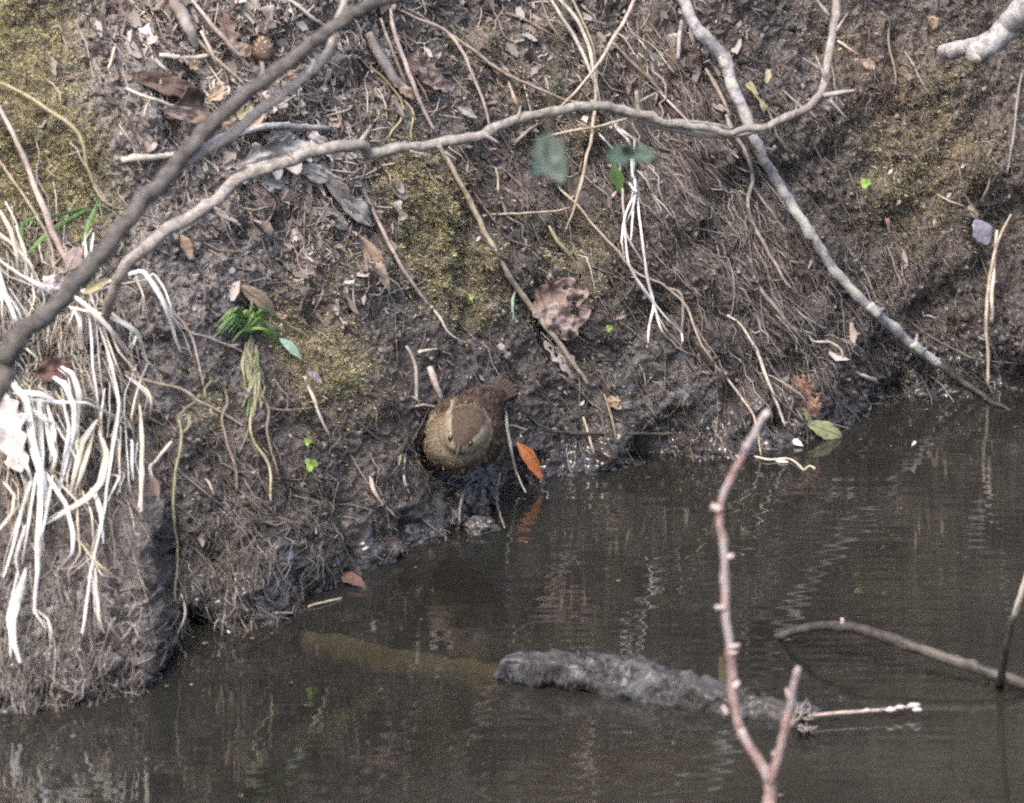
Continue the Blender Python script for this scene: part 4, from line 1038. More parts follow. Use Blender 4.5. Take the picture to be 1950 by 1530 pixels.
 ("dry_stalk", "thin orange-tan stalk standing in the water by the level stick", "stem", "straw_tan", [(1110, 795), (1120, 830), (1132, 864)], (5, 6, 5), 0.010),
 ("dry_stalk", "brown stalk standing near the pale scrap at the waterline", "stem", "straw_brown", [(1150, 750), (1162, 790), (1170, 820), (1172, 850)], (4, 5, 5, 4), 0.010),
 ("root", "brown root looping across the left earth to the green grass tuft", "root", "straw_tan", [(238, 708), (290, 728), (345, 740), (385, 768), (428, 790), (465, 812)], (5, 5, 6, 7, 6, 4), 0.012),
 ("root", "forked root hanging below the green grass tuft", "root", "straw_brown", [(428, 735), (432, 765), (422, 800), (432, 840), (448, 890), (452, 940)], (5, 7, 6, 6, 6, 6), 0.012),
 ("root", "yellowish long root hanging right of the forked one", "root", "straw_yellow", [(480, 770), (476, 815), (490, 850), (512, 888), (516, 940), (514, 1002)], (5, 6, 7, 6, 5, 4), 0.012),
 ("root", "brown root crossing the yellowish one under the grass tuft", "root", "straw_brown", [(494, 755), (510, 780), (508, 815), (516, 860), (530, 905)], (5, 6, 6, 5, 4), 0.010),
 ("root", "thin root curving from the grass tuft to the leaning stalk", "root", "straw_brown", [(512, 776), (545, 782), (575, 780), (598, 775)], (5, 6, 5, 4), 0.010),
 ("root", "oblique brown root under the forked one", "root", "straw_brown", [(488, 780), (470, 830), (455, 862)], (4, 5, 4), 0.010),
 ("plant_stem", "greenish hanging stem with side shoot beside the left grass", "stem", "stem_green", [(338, 798), (346, 825), (342, 860), (334, 905), (331, 990), (337, 1055), (334, 1150)], (6, 6, 6, 6, 5, 5, 4), 0.016),
 ("plant_stem", "bent pale stem right of the white grass, kinked in the middle", "stem", "straw_cream", [(326, 840), (300, 875), (286, 889), (292, 915), (312, 955), (335, 1000)], (7, 7, 7, 6, 5, 4), 0.012),
 ("plant_stem", "thin jointed pink stem falling from the arching white blade", "stem", "straw_pink", [(318, 588), (352, 618), (368, 650), (378, 690), (388, 740)], (4, 5, 6, 5, 4), 0.013),
 ("plant_stem", "thin pink stem joining the green grass tuft from the left", "stem", "straw_pink", [(322, 600), (360, 632), (400, 645), (440, 662), (466, 672)], (4, 5, 5, 4, 4), 0.014),
 ("grass_stalk", "long curving yellow grass stalk over the mossy left edge", "grass", "straw_yellow", [(-20, 152), (30, 172), (85, 205), (138, 242), (158, 275), (166, 318), (182, 358), (205, 388), (240, 400)], (6, 7, 8, 9, 8, 7, 6, 5, 3), 0.026),
 ("grass_stalk", "pinkish straw leaning down the mossy left edge", "grass", "straw_pink", [(-6, 195), (25, 255), (52, 320), (80, 390), (104, 450), (132, 510)], (7, 9, 10, 12, 14, 8), 0.030),
 ("grass_stalk", "thin yellow stalk slanting over the green blades at the left", "grass", "straw_tan", [(-8, 300), (30, 352), (70, 415), (95, 460), (106, 520)], (5, 5, 5, 5, 4), 0.024),
 ("plant_stem", "slanting stick resting at the waterline near the dark leaf on the left", "stick", "straw_tan", [(585, 1156), (615, 1148), (650, 1138)], (4, 5, 4), 0.004),
 ("plant_stem", "pale stalk on the muddy corner left of the dark recess", "stem", "straw_pale", [(345, 1130), (352, 1170), (338, 1212)], (4, 5, 4), 0.010),
 ("twig", "small red and white twig lying on the mud left of the water", "twig", "straw_pink", [(705, 900), (712, 935), (735, 965), (755, 985)], (10, 9, 6, 4), 0.010),
 ("plant_stem", "forked grey stalk standing near the top right of centre", "stem", "bark_pale", [(1296, 42), (1294, 75), (1290, 112)], (8, 9, 8), 0.014),
 ("plant_stem", "pale narrow grass blade hanging left of the dead leaf with holes", "stem", "leaf_mint", [(982, 545), (976, 575), (978, 612)], (3, 8, 3), 0.012),
 ("root", "white-tipped root at the right edge above the purple leaf", "root", "root_grey", [(1945, 140), (1935, 200), (1930, 260), (1918, 330)], (4, 5, 5, 4), 0.014),
 ("root", "crooked dark root above the purple leaf", "root", "straw_brown", [(1888, 285), (1878, 315), (1884, 345), (1872, 380)], (5, 6, 6, 4), 0.012),
 ("root", "thin root hanging on the bare earth top right", "root", "straw_brown", [(1695, 30), (1692, 80), (1702, 120), (1706, 165)], (4, 5, 5, 4), 0.010),
 ("twig", "short pale twig near the thorny branch top", "twig", "straw_pink", [(1596, 78), (1615, 92), (1636, 106)], (6, 5, 3), 0.012),
 ("plant_stem", "jagged green-grey stem under the thorny branch bend", "stem", "stem_green", [(1460, 200), (1472, 235), (1480, 258), (1500, 288)], (4, 5, 6, 6), 0.014),
]
for nm, lab, cat, m_, pts, w, off in ST_:
    stem(nm, lab, cat, m_, pts, w, off)
# the forked pieces some of those stems carry
stem("root", "thin side root of the greenish hanging stem", "root", "stem_green", [(346, 828), (362, 808), (358, 790)], (6, 6, 4), 0.014)

# white straw bundle hanging under the thorny branch
o = empty("straw_bundle", at(1190, 230, 0.03)); tag(o, "bundle of bright white straws hanging below the thorny branch", "straw")
for pts, w in (([(1165, 229), (1180, 250), (1198, 268), (1202, 300), (1205, 345)], (6, 7, 7, 7, 6)), ([(1166, 229), (1190, 254), (1208, 264), (1207, 298), (1206, 340)], (5, 6, 6, 6, 4)), ([(1207, 335), (1205, 375), (1192, 405), (1188, 425), (1196, 500), (1216, 540), (1245, 580)], (7, 7, 6, 6, 7, 7, 6)),
               ([(1209, 340), (1206, 400), (1202, 455), (1200, 470)], (6, 6, 5, 3)), ([(1210, 345), (1218, 420), (1226, 480), (1232, 525), (1245, 580), (1236, 620), (1233, 662)], (6, 6, 6, 7, 8, 8, 6)), ([(1196, 505), (1222, 545), (1250, 582), (1275, 612), (1298, 636)], (5, 5, 5, 5, 4)),
               ([(1187, 425), (1184, 460), (1190, 492)], (6, 6, 5)), ([(1246, 585), (1256, 618), (1262, 632), (1274, 646)], (5, 6, 5, 3)), ([(1228, 500), (1240, 560), (1252, 600), (1270, 630), (1284, 648)], (3, 4, 4, 3, 2)), ([(1198, 348), (1208, 362), (1212, 372)], (4, 6, 4)),
               ([(1212, 360), (1204, 400), (1190, 428)], (4, 6, 4)), ([(1137, 250), (1150, 265), (1166, 284)], (4, 6, 5)), ([(1298, 635), (1300, 648), (1296, 660)], (5, 5, 3))):
    blade("straw", "straw_white" if w[0] > 3 else "straw_pale", pts, w, 0.020, parent=o, twist=0.3, fold=0.5)

# ================================================================== GRASSES ON THE LEFT
def tuft(name, label, root, blades, material, offs=0.03, cat="grass", extra=0):
    o = empty(name, at(*root, 0.004)); tag(o, label, cat)
    for b in blades:
        pts, w = b[0], b[1]; m_ = b[2] if len(b) > 2 else material
        of = b[3] if len(b) > 3 else offs
        blade("blade", m_, pts, w, of, parent=o, twist=random.uniform(-1.4, 1.4), fold=random.uniform(0.1, 0.6))
        if extra:                                  # a thinner withered companion beside each blade
            for _ in range(extra):
                jx, jy = random.uniform(-16, 16), random.uniform(-10, 10)
                blade("blade", random.choice(["straw_pale", "straw_white", "straw_white", "straw_tan"]), [(p[0] + jx + random.uniform(-7, 7), p[1] + jy + random.uniform(-7, 7)) for p in pts], [max(2.2, v * 0.38) for v in w], of * random.uniform(0.5, 1.0), parent=o, twist=random.uniform(-1, 1))
    return o
UP = [([(-12, 488), (36, 522), (73, 545), (112, 569)], (5, 7, 7, 5)), ([(38, 522), (77, 541), (124, 555)], (4, 6, 4)), ([(-6, 500), (8, 556), (27, 602), (42, 630)], (8, 12, 12, 6)), ([(-6, 520), (3, 565), (5, 602)], (8, 10, 5)), ([(8, 552), (33, 589), (53, 634)], (5, 7, 5)),
      ([(20, 640), (59, 610), (104, 576)], (4, 6, 5), "straw_cream"), ([(155, 556), (209, 535), (262, 517), (275, 518), (292, 543), (307, 568), (318, 595), (331, 632), (344, 672)], (9, 8, 8, 10, 13, 13, 11, 9, 4), "straw_white", 0.036), ([(142, 564), (184, 600), (209, 627), (238, 668)], (9, 14, 12, 4), "straw_white", 0.036),
      ([(130, 584), (170, 594), (205, 601), (240, 618), (262, 633), (272, 662), (283, 696)], (5, 6, 9, 14, 13, 9, 4), "straw_white", 0.036), ([(263, 633), (256, 652), (249, 670)], (6, 7, 3)), ([(140, 590), (153, 618), (157, 650)], (5, 9, 7)), ([(141, 592), (132, 612), (122, 634)], (4, 5, 3)),
      ([(169, 598), (174, 641), (177, 700), (186, 762), (190, 800)], (5, 7, 7, 6, 3)), ([(185, 606), (203, 662), (214, 705), (227, 770), (220, 825), (204, 920), (200, 967), (184, 1037), (172, 1092), (161, 1182), (151, 1240)], (7, 8, 9, 8, 8, 7, 7, 7, 6, 6, 3), "straw_white", 0.034),
      ([(258, 522), (274, 566), (271, 598)], (4, 4, 2), "straw_pale"), ([(196, 620), (220, 690), (240, 735)], (5, 6, 3), "straw_pale"), ([(60, 520), (66, 570), (52, 610)], (4, 6, 4), "straw_pale"), ([(110, 560), (98, 600), (88, 650)], (4, 5, 3), "straw_cream"), ([(206, 625), (226, 670), (252, 700), (262, 740)], (4, 6, 5, 3), "straw_pale"),
      ([(0, 400), (20, 440), (32, 490), (34, 530)], (8, 12, 12, 8), "straw_cream"), ([(-10, 440), (30, 470), (60, 505), (70, 540)], (6, 9, 9, 6), "straw_cream"), ([(30, 430), (48, 480), (52, 530)], (6, 9, 6), "straw_pale"), ([(278, 524), (300, 545), (322, 590)], (4, 4, 3), "straw_pale")]
tuft("dry_grass_tuft", "upper tuft of bleached white grass bending over beside the dark branch", (120, 560), UP, "straw_white", extra=1)
tuft("dry_grass_tuft", "pair of short white grass stubs standing behind the dark branch", (160, 520), [([(155, 520), (164, 485), (161, 445)], (5, 8, 4)), ([(170, 505), (174, 475), (178, 444)], (5, 7, 5))], "straw_white", 0.03)
LO = [([(20, 728), (51, 763), (59, 818), (67, 865), (80, 920), (75, 998)], (10, 20, 24, 22, 20, 8)), ([(74, 762), (78, 857), (76, 975), (71, 1033), (71, 1092), (65, 1163), (88, 1198)], (16, 22, 18, 15, 16, 11, 5)), ([(60, 915), (43, 967), (24, 1045), (6, 1100)], (9, 9, 8, 4)), ([(70, 900), (55, 990), (42, 1076)], (9, 8, 5)),
      ([(50, 1082), (34, 1135), (24, 1180), (26, 1222), (38, 1262)], (6, 20, 24, 20, 9)), ([(102, 718), (125, 735), (141, 775), (141, 818), (129, 868), (112, 938)], (10, 16, 16, 14, 13, 6)), ([(116, 698), (137, 712), (151, 751), (149, 795)], (6, 14, 18, 10)), ([(50, 762), (125, 767), (165, 767), (220, 794), (256, 822)], (6, 7, 8, 8, 5)),
      ([(186, 800), (157, 845), (141, 904), (133, 945)], (8, 16, 16, 8), "straw_cream"), ([(188, 820), (204, 865), (192, 920), (165, 951), (133, 970), (84, 1000)], (8, 17, 18, 18, 15, 5), "straw_cream", 0.036), ([(180, 812), (165, 868), (150, 918), (137, 952)], (7, 15, 15, 6), "straw_cream"), ([(80, 890), (102, 924), (125, 959), (139, 1014), (137, 1053), (108, 1088)], (9, 14, 14, 12, 10, 4)),
      ([(27, 867), (51, 888), (62, 918)], (8, 13, 8)), ([(96, 790), (118, 830), (145, 872), (141, 905)], (5, 6, 6, 4)), ([(84, 790), (98, 849), (107, 873), (98, 900)], (9, 15, 14, 5)), ([(176, 930), (192, 975), (197, 1036)], (14, 14, 4)), ([(178, 1060), (155, 1078), (132, 1098)], (5, 5, 3), "straw_pale"), ([(140, 1012), (173, 1061), (198, 1084), (226, 1104)], (5, 6, 7, 5), "straw_yellow"),
      ([(180, 1060), (183, 1120), (188, 1175), (199, 1206)], (6, 7, 9, 6), "straw_pale"), ([(266, 772), (271, 829), (269, 900), (268, 975)], (6, 11, 11, 8), "straw_pale"), ([(251, 838), (252, 880), (254, 914)], (6, 9, 5)), ([(230, 810), (228, 870), (229, 938)], (3, 4, 3), "straw_pale"), ([(207, 904), (227, 908), (205, 954)], (4, 6, 4)), ([(280, 695), (259, 751), (250, 798), (256, 822)], (5, 6, 6, 4), "straw_pale"),
      ([(6, 918), (27, 943), (24, 975), (-4, 1012)], (4, 8, 10, 6), "straw_cream"), ([(252, 722), (282, 747), (289, 770), (284, 800)], (5, 9, 8, 3), "straw_pale"), ([(60, 780), (88, 800), (120, 820)], (6, 12, 4)), ([(40, 745), (80, 752), (118, 772)], (6, 14, 6)), ([(30, 770), (40, 840), (30, 900)], (8, 16, 8)), ([(90, 770), (104, 830), (96, 880)], (8, 14, 6)), ([(150, 780), (146, 850), (160, 900)], (6, 10, 5), "straw_pale"),
      ([(66, 1160), (90, 1178), (98, 1205), (94, 1240)], (4, 6, 6, 4), "straw_pale"), ([(120, 760), (132, 820), (120, 880), (112, 930)], (6, 9, 9, 5)), ([(200, 740), (192, 790), (196, 840)], (4, 6, 4), "straw_pale"), ([(48, 1000), (30, 1060), (36, 1100)], (7, 10, 5)), ([(100, 905), (92, 960), (80, 1020), (84, 1050)], (6, 9, 7, 4))]
tuft("dry_grass_tuft", "lower tuft of bleached white grass drooping to the muddy foot of the bank", (70, 760), LO, "straw_white", 0.034, extra=1)
tuft("green_grass", "bent bright green grass blades in the moss behind the dark branch", (50, 480), [([(42, 478), (40, 430), (52, 420), (110, 410), (172, 394)], (9, 10, 9, 12, 5)), ([(54, 482), (80, 455), (110, 430), (168, 398)], (10, 15, 11, 4)), ([(158, 462), (168, 430), (178, 405), (188, 378)], (7, 13, 10, 4))], "blade_green", 0.022)
leaf("grass_leaf", "yellow folded leaf strip lying across the dark branch", (157, 560), (212, 530), 20, "straw_yellow", "lance", off=0.04, curl=0.5)

# green grass tuft in the middle left
bl = []
for k in range(64):
    a = random.uniform(-0.3, math.pi + 0.3); l = random.uniform(28, 75); dx = math.cos(a) * l; dy = -math.sin(a) * l * 0.62
    sx, sy = 472 + random.uniform(-10, 10), 618 + random.uniform(-12, 14)
    bl.append(([(sx, sy), (sx + dx * 0.55, sy + dy * 0.9 - 4), (sx + dx, sy + dy + l * 0.28 + 6)], (6, 8, 3), random.choice(["blade_green", "blade_green", "blade_green", "stem_green", "leaf_lime"]), random.uniform(0.012, 0.03)))
for k in range(22):
    sx, sy = 478 + random.uniform(-16, 14), 630 + random.uniform(0, 60)
    bl.append(([(sx, sy), (sx + random.uniform(-10, 14), sy + 40), (sx + random.uniform(-22, 26), sy + random.uniform(60, 130))], (7, 10, 4), random.choice(["stem_green", "stem_green", "straw_yellow", "blade_green"]), 0.014))
tuft("green_grass_tuft", "spiky green grass tuft rooted in the bank left of the bird", (474, 625), bl, "blade_green")
bl = [([(395, 770), (388, 745), (404, 722)], (5, 8, 3)), ([(395, 775), (380, 752), (372, 765)], (4, 8, 3)), ([(398, 772), (405, 792), (398, 798)], (5, 9, 3)), ([(352, 800), (362, 790), (356, 820)], (4, 7, 3)), ([(392, 748), (385, 728), (390, 712)], (4, 5, 3)), ([(375, 765), (352, 778), (340, 796)], (4, 6, 4)), ([(480, 745), (466, 762), (478, 752)], (4, 6, 3)), ([(505, 735), (500, 755), (512, 772)], (4, 7, 3))]
tuft("green_sprout", "small straggling green sprout on the root below the grass tuft", (395, 772), bl, "stem_green", 0.016, "plant")

# ================================================================== LEAVES
LV = [
 ("dead_leaf", "pale curled leaf lying under the grey twig right of the branch fork", (500, 262), (562, 252), 40, "leaf_grey", "oak", dict(crumple=0.16, curl=0.4, off=0.018, nu=22, nv=12)),
 ("dead_leaf", "grey leaf poking out right of the large pale leaf", (566, 318), (626, 342), 36, "leaf_grey", "oval", dict(crumple=0.16, curl=0.3, off=0.014)),
 ("dead_leaf", "pale torn leaf above the rolled grey one", (588, 262), (640, 300), 32, "leaf_pale", "scrap", dict(crumple=0.2, holes=0.15, off=0.014, nu=22, nv=12)),
 ("dead_leaf", "tan leaf edge-on near the yellowish scrap in the branch fork", (470, 238), (506, 216), 22, "leaf_tan", "lance", dict(crumple=0.12, off=0.018)),
 ("dead_leaf", "brownish leaf pressed flat beneath the large pale leaf", (470, 352), (520, 392), 40, "leaf_pink", "oak", dict(crumple=0.14, off=0.010, nu=22, nv=12)),
 ("dead_leaf", "long greyish leaf just below the thorny branch on the slope", (612, 398), (664, 440), 30, "leaf_grey", "lance", dict(crumple=0.14, off=0.012)),
 ("dead_leaf", "broad pinkish-grey leaf sliding beside the long tan strip", (700, 470), (724, 520), 30, "leaf_pink", "oak", dict(crumple=0.14, off=0.008)),
 ("dead_leaf", "tan torn leaf at the foot of the hanging bundle", (742, 150), (790, 190), 26, "leaf_tan", "oak", dict(crumple=0.2, off=0.012)),
 # name, label, base, tip, width px, material, shape, kwargs
 ("dead_leaf", "large pinkish dead leaf full of holes below the long tan stem", (1046, 536), (1090, 648), 118, "leaf_pink", "maple", dict(holes=0.24, curl=0.25, crumple=0.14, nu=64, nv=48, off=0.011, bend=0.15, petiole=10)),
 ("dead_leaf", "tattered grey dead leaf hanging under the pink leaf with holes", (1028, 632), (1102, 722), 44, "leaf_grey", "oak", dict(holes=0.42, curl=0.2, crumple=0.12, nu=26, nv=12, off=0.008)),
 ("dead_leaf", "orange leaf standing at the waterline right of the bird", (984, 842), (1034, 918), 27, "leaf_orange", "lance", dict(curl=0.5, crumple=0.10, off=0.012, nu=18)),
 ("dead_leaf", "crumpled pinkish leaf beside the hanging bundle at the top", (772, 108), (848, 176), 62, "leaf_pink", "oak", dict(crumple=0.22, curl=0.55, nu=24, nv=14, off=0.016)),
 ("dead_leaf", "small pink folded leaf under the crumpled one at the top", (808, 172), (868, 162), 24, "leaf_pink", "oval", dict(crumple=0.15, curl=0.4, off=0.014)),
 ("dead_leaf", "large pale grey leaf crossed by the dark branch fork", (448, 318), (592, 282), 92, "leaf_grey", "oak", dict(crumple=0.14, curl=0.25, holes=0.12, nu=30, nv=18, off=0.016)),
 ("dead_leaf", "ragged grey leaf lower in the litter by the thorny branch", (430, 330), (540, 352), 52, "leaf_grey", "oak", dict(crumple=0.14, holes=0.18, nu=24, nv=12, off=0.012)),
 ("dead_leaf", "rolled dark brown leaf with pale rim at the litter's left", (318, 222), (392, 196), 66, "leaf_brown", "oval", dict(curl=0.75, crumple=0.14, nu=20, nv=13, off=0.016)),
 ("dead_leaf", "pinkish underside leaf curling out below the rolled brown one", (308, 208), (384, 232), 32, "leaf_pink", "oval", dict(curl=0.3, crumple=0.15, off=0.022)),
 ("dead_leaf", "dark leaf lying above the rolled one in the litter", (245, 142), (385, 188), 46, "leaf_brown", "oval", dict(curl=0.4, crumple=0.2, off=0.012)),
 ("dead_leaf", "long narrow pale leaf sliding down the slope below the litter", (640, 372), (712, 432), 42, "leaf_grey", "lance", dict(crumple=0.12, curl=0.3, off=0.013, nu=22)),
 ("dead_leaf", "rolled grey leaf above the narrow pale one", (602, 320), (668, 398), 36, "leaf_grey", "oval", dict(crumple=0.16, curl=0.6, off=0.013)),
 ("dead_leaf", "long tan leaf strip below the narrow pale leaf", (682, 448), (742, 556), 36, "leaf_tan", "lance", dict(crumple=0.14, curl=0.3, holes=0.1, off=0.010, nu=24)),
 ("dead_leaf", "small pale twisted leaf on the moss left of the long tan stem", (752, 384), (768, 420), 22, "leaf_grey", "scrap", dict(crumple=0.2, off=0.010)),
 ("dead_leaf", "pale tan leaf scrap standing by the top edge, oblong", (508, 12), (516, 56), 28, "leaf_grey", "scrap", dict(crumple=0.08, curl=0.2, off=0.022)),
 ("dead_leaf", "tall pink-brown leaf near the top by the slanting stems", (418, 18), (446, 98), 42, "leaf_pink", "oak", dict(crumple=0.18, curl=0.4, off=0.012)),
 ("dead_leaf", "small cream leaf caught under the slanting pinkish stem", (446, 84), (478, 106), 26, "leaf_tan", "oval", dict(crumple=0.18, off=0.016)),
 ("dead_leaf", "small white leaf scrap on the bare earth near the top left", (274, 52), (292, 82), 24, "leaf_pale", "scrap", dict(crumple=0.25, off=0.014)),
 ("dead_leaf", "pink bark-like leaf hanging from the top left edge", (224, -12), (232, 32), 16, "leaf_pink", "scrap", dict(crumple=0.1, off=0.014)),
 ("dead_leaf", "pale leaf caught between the short stick and the stub", (348, 112), (384, 132), 26, "leaf_tan", "oak", dict(crumple=0.16, off=0.018)),
 ("dead_leaf", "round tan leaf scrap right under the dark branch fork", (424, 236), (454, 240), 28, "leaf_tan", "round", dict(crumple=0.14, off=0.02)),
 ("dead_leaf", "yellowish leaf scrap between the two arms of the dark branch", (452, 222), (482, 204), 24, "straw_yellow", "scrap", dict(crumple=0.12, off=0.02)),
 ("dead_leaf", "pale flat leaf standing in the litter middle", (398, 190), (432, 168), 30, "leaf_tan", "oval", dict(crumple=0.16, off=0.015)),
 ("dead_leaf", "crumpled tan leaf beneath the side arm of the dark branch", (540, 146), (592, 132), 28, "leaf_tan", "oak", dict(crumple=0.2, off=0.014)),
 ("dead_leaf", "tan tongue-shaped leaf below the lower thorny branch end", (344, 448), (366, 496), 22, "leaf_tan", "lance", dict(crumple=0.1, off=0.012)),
 ("dead_leaf", "pinkish tongue-shaped leaf on the slope above the green tuft", (494, 420), (520, 450), 20, "leaf_pink", "oval", dict(crumple=0.1, off=0.012)),
 ("dead_leaf", "pointed pinkish leaf behind the green grass tuft", (458, 544), (530, 606), 30, "leaf_tan", "lance", dict(crumple=0.14, curl=0.3, off=0.016)),
 ("dead_leaf", "tan scrap of leaf between grass tuft and mossy centre", (520, 600), (548, 602), 14, "leaf_tan", "oval", dict(crumple=0.15, off=0.01)),
 ("dead_leaf", "small curled pale leaf under the thorny branch at centre", (872, 206), (910, 226), 16, "leaf_grey", "lance", dict(crumple=0.1, off=0.016)),
 ("dead_leaf", "small yellow-tan leaf right of the lichen branch near the top", (1464, 132), (1458, 160), 14, "straw_yellow", "oval", dict(crumple=0.1, off=0.014)),
 ("dead_leaf", "curled pale shred hanging between lichen branch and thorny bend", (1424, 158), (1458, 212), 15, "straw_yellow", "scrap", dict(crumple=0.25, off=0.014)),
 ("dead_leaf", "lobed tan leaf scrap right of the thorny branch top", (1640, 118), (1668, 130), 26, "leaf_tan", "maple", dict(crumple=0.2, off=0.012)),
 ("dead_leaf", "spidery tan seed head at the top right", (1772, 30), (1780, 58), 22, "leaf_tan", "maple", dict(crumple=0.3, off=0.014)),
 ("dead_leaf", "purple oval leaf hanging above the far right reeds", (1856, 418), (1882, 466), 40, "leaf_purple", "oval", dict(curl=0.15, crumple=0.05, off=0.024, vein="straw_pink", petiole=14)),
 ("leaf_scrap", "small yellow oblong scrap above the purple leaf", (1844, 394), (1864, 412), 9, "leaf_tan", "scrap", dict(crumple=0.05, off=0.02)),
 ("dead_leaf", "rusty brown leaf at the waterline under the curly rootlet", (1498, 706), (1556, 796), 56, "leaf_rust", "oak", dict(crumple=0.18, holes=0.12, nu=24, nv=14, off=0.008)),
 ("dead_leaf", "wet olive leaf floating at the edge below the rusty leaf", (1536, 806), (1604, 832), 34, "leaf_olive", "oval", dict(crumple=0.06, curl=0.1, off=0.003)),
 ("dead_leaf", "narrow olive leaf strip touching the wet floating leaf", (1516, 770), (1552, 814), 13, "leaf_olive", "lance", dict(crumple=0.06, off=0.007)),
 ("leaf_scrap", "tiny white triangular scrap at the water by the budding twig", (1504, 838), (1530, 850), 13, "leaf_pale", "lance", dict(crumple=0.05, off=0.004)),
 ("leaf_scrap", "white sliver floating on the wavy rootlet", (1476, 878), (1502, 880), 6, "leaf_pale", "oval", dict(crumple=0.02, off=0.003)),
 ("leaf_scrap", "pale green scrap at the waterline near the level stick", (1158, 758), (1184, 780), 24, "leaf_tan", "maple", dict(crumple=0.25, off=0.008)),
 ("leaf_scrap", "yellow upright scrap in the mud left of the bird", (760, 854), (759, 890), 9, "straw_yellow", "lance", dict(crumple=0.08, off=0.012)),
 ("leaf_scrap", "rust red scrap on the right bank under the clover", (1688, 416), (1694, 446), 9, "leaf_rust", "scrap", dict(crumple=0.1, off=0.012)),
 ("leaf_scrap", "level reddish scrap right of the rust red one", (1752, 434), (1784, 430), 6, "leaf_rust", "scrap", dict(crumple=0.05, off=0.012)),
 ("leaf_scrap", "pink scrap above the bird at the end of the broken stem", (888, 648), (914, 656), 14, "leaf_pink", "oval", dict(crumple=0.15, off=0.012)),
 ("leaf_scrap", "grey scrap hanging above the bird's tail", (950, 656), (968, 680), 14, "leaf_grey", "scrap", dict(crumple=0.2, off=0.01)),
 ("leaf_scrap", "dark slate leaf lying right of the mint green blade", (586, 706), (612, 732), 16, "leaf_purple", "oval", dict(crumple=0.1, off=0.01)),
 ("dead_leaf", "slate blue leaf plastered on the mud at the lower left", (516, 1070), (560, 1022), 44, "leaf_blue", "oval", dict(crumple=0.15, curl=0.15, off=0.008)),
 ("dead_leaf", "dark red wet leaf at the waterline below the slate blue leaf", (648, 1096), (700, 1120), 26, "leaf_maroon", "lance", dict(crumple=0.12, off=0.006)),
 ("dead_leaf", "large bleached curled leaf at the left edge behind the white grass", (4, 742), (40, 900), 82, "leaf_pale", "oak", dict(crumple=0.18, curl=0.6, nu=24, nv=14, off=0.026)),
 ("dead_leaf", "maroon leaf tucked behind the lower white grass tuft", (66, 712), (140, 700), 46, "leaf_maroon", "oval", dict(crumple=0.2, off=0.012)),
 ("dead_leaf", "pink leaf standing between dark branch and green blades", (128, 515), (152, 470), 34, "leaf_pink", "oval", dict(crumple=0.06, curl=0.15, off=0.024)),
 ("dead_leaf", "crumpled pale leaf in the upper white grass by the left edge", (70, 560), (120, 528), 42, "leaf_pale", "oak", dict(crumple=0.25, curl=0.4, off=0.018)),
 ("dead_leaf", "pinkish rolled leaf beside the hanging ribbon of the lower grass", (286, 905), (300, 960), 22, "leaf_pink", "lance", dict(crumple=0.15, off=0.012)),
 ("green_leaf", "mint green blade lying right of the green grass tuft", (532, 644), (576, 686), 18, "leaf_mint", "lance", dict(crumple=0.03, curl=0.2, off=0.016)),
 ("green_leaf", "small dark green blade half hidden behind the straw bundle", (1168, 316), (1182, 372), 26, "leaf_darkgreen", "lance", dict(crumple=0.06, off=0.012)),
]
for nm, lab, p0, p1, w, m_, shp, kw in LV:
    if w >= 28 and "vein" not in kw: kw["vein"] = True
    leaf(nm, lab, p0, p1, w, m_, shp, **kw)

# out-of-focus green leaves hanging nearer the viewer on a thin spray
o = empty("leaf_spray", fg(1195, 270, 4.80)); tag(o, "blurred blue-green leaf pair hovering in front of the straw bundle", "leaves")
leaf("leaf", None, (1204, 296), (1150, 300), 38, "leaf_teal", "lance", depth=(4.80, 4.82), curl=0.1, crumple=0.03, parent=o)
leaf("leaf", None, (1196, 296), (1252, 294), 34, "leaf_teal", "lance", depth=(4.80, 4.79), curl=0.1, crumple=0.03, parent=o)
leaf("leaf", None, (1200, 294), (1186, 276), 26, "leaf_teal", "oval", depth=(4.80, 4.79), curl=0.1, crumple=0.03, parent=o)
stem("twig_stem", None, None, "stem_green", [(1200, 296), (1206, 240), (1230, 100), (1262, -60), (1300, -260)], (6, 6, 6, 7, 8), depth=(4.80, 4.6), parent=o)
o = empty("leaf_spray", fg(1050, 260, 4.80)); tag(o, "blurred dusky green leaf hovering left of the straw bundle", "leaves")
leaf("leaf", None, (1032, 258), (1072, 350), 66, "leaf_dusky", "maple", depth=(4.80, 4.77), curl=0.1, crumple=0.05, parent=o)
leaf("leaf", None, (1030, 300), (1020, 338), 26, "leaf_teal", "oval", depth=(4.80, 4.77), curl=0.1, crumple=0.05, parent=o)
stem("twig_stem", None, None, "stem_green", [(1036, 300), (1044, 262), (1060, 120), (1085, -60), (1110, -260)], (6, 6, 6, 7, 8), depth=(4.80, 4.6), parent=o)

def clover(name, label, c, r, stalk):
    o = empty(name, at(c[0], c[1], 0.014)); tag(o, label, "plant")
    for a in (0.4, 2.3, 4.4):
        leaf("leaflet", None, c, (c[0] + r * math.cos(a), c[1] - r * math.sin(a) * 0.85), r * 1.0, "leaf_lime", "round", off=0.016, curl=0.1, crumple=0.03, nu=9, nv=7, parent=o)
    stem("stalk", None, None, "stem_green", [c, stalk], (3, 2), 0.010, parent=o)
clover("clover_sprout", "bright green three-lobed sprout on the dark right bank", (1648, 350), 12, (1654, 378))
clover("clover_sprout", "lime green round-leaved sprout left of the bird", (592, 886), 15, (574, 928))
clover("clover_sprout", "tiny green sprout above the lime one left of the bird", (586, 842), 9, (586, 862))
clover("clover_sprout", "tiny bright sprout in the moss above the bird", (898, 566), 7, (900, 580))
clover("clover_sprout", "small green sprout on the slope right of the dead leaf with holes", (1160, 626), 8, (1164, 640))
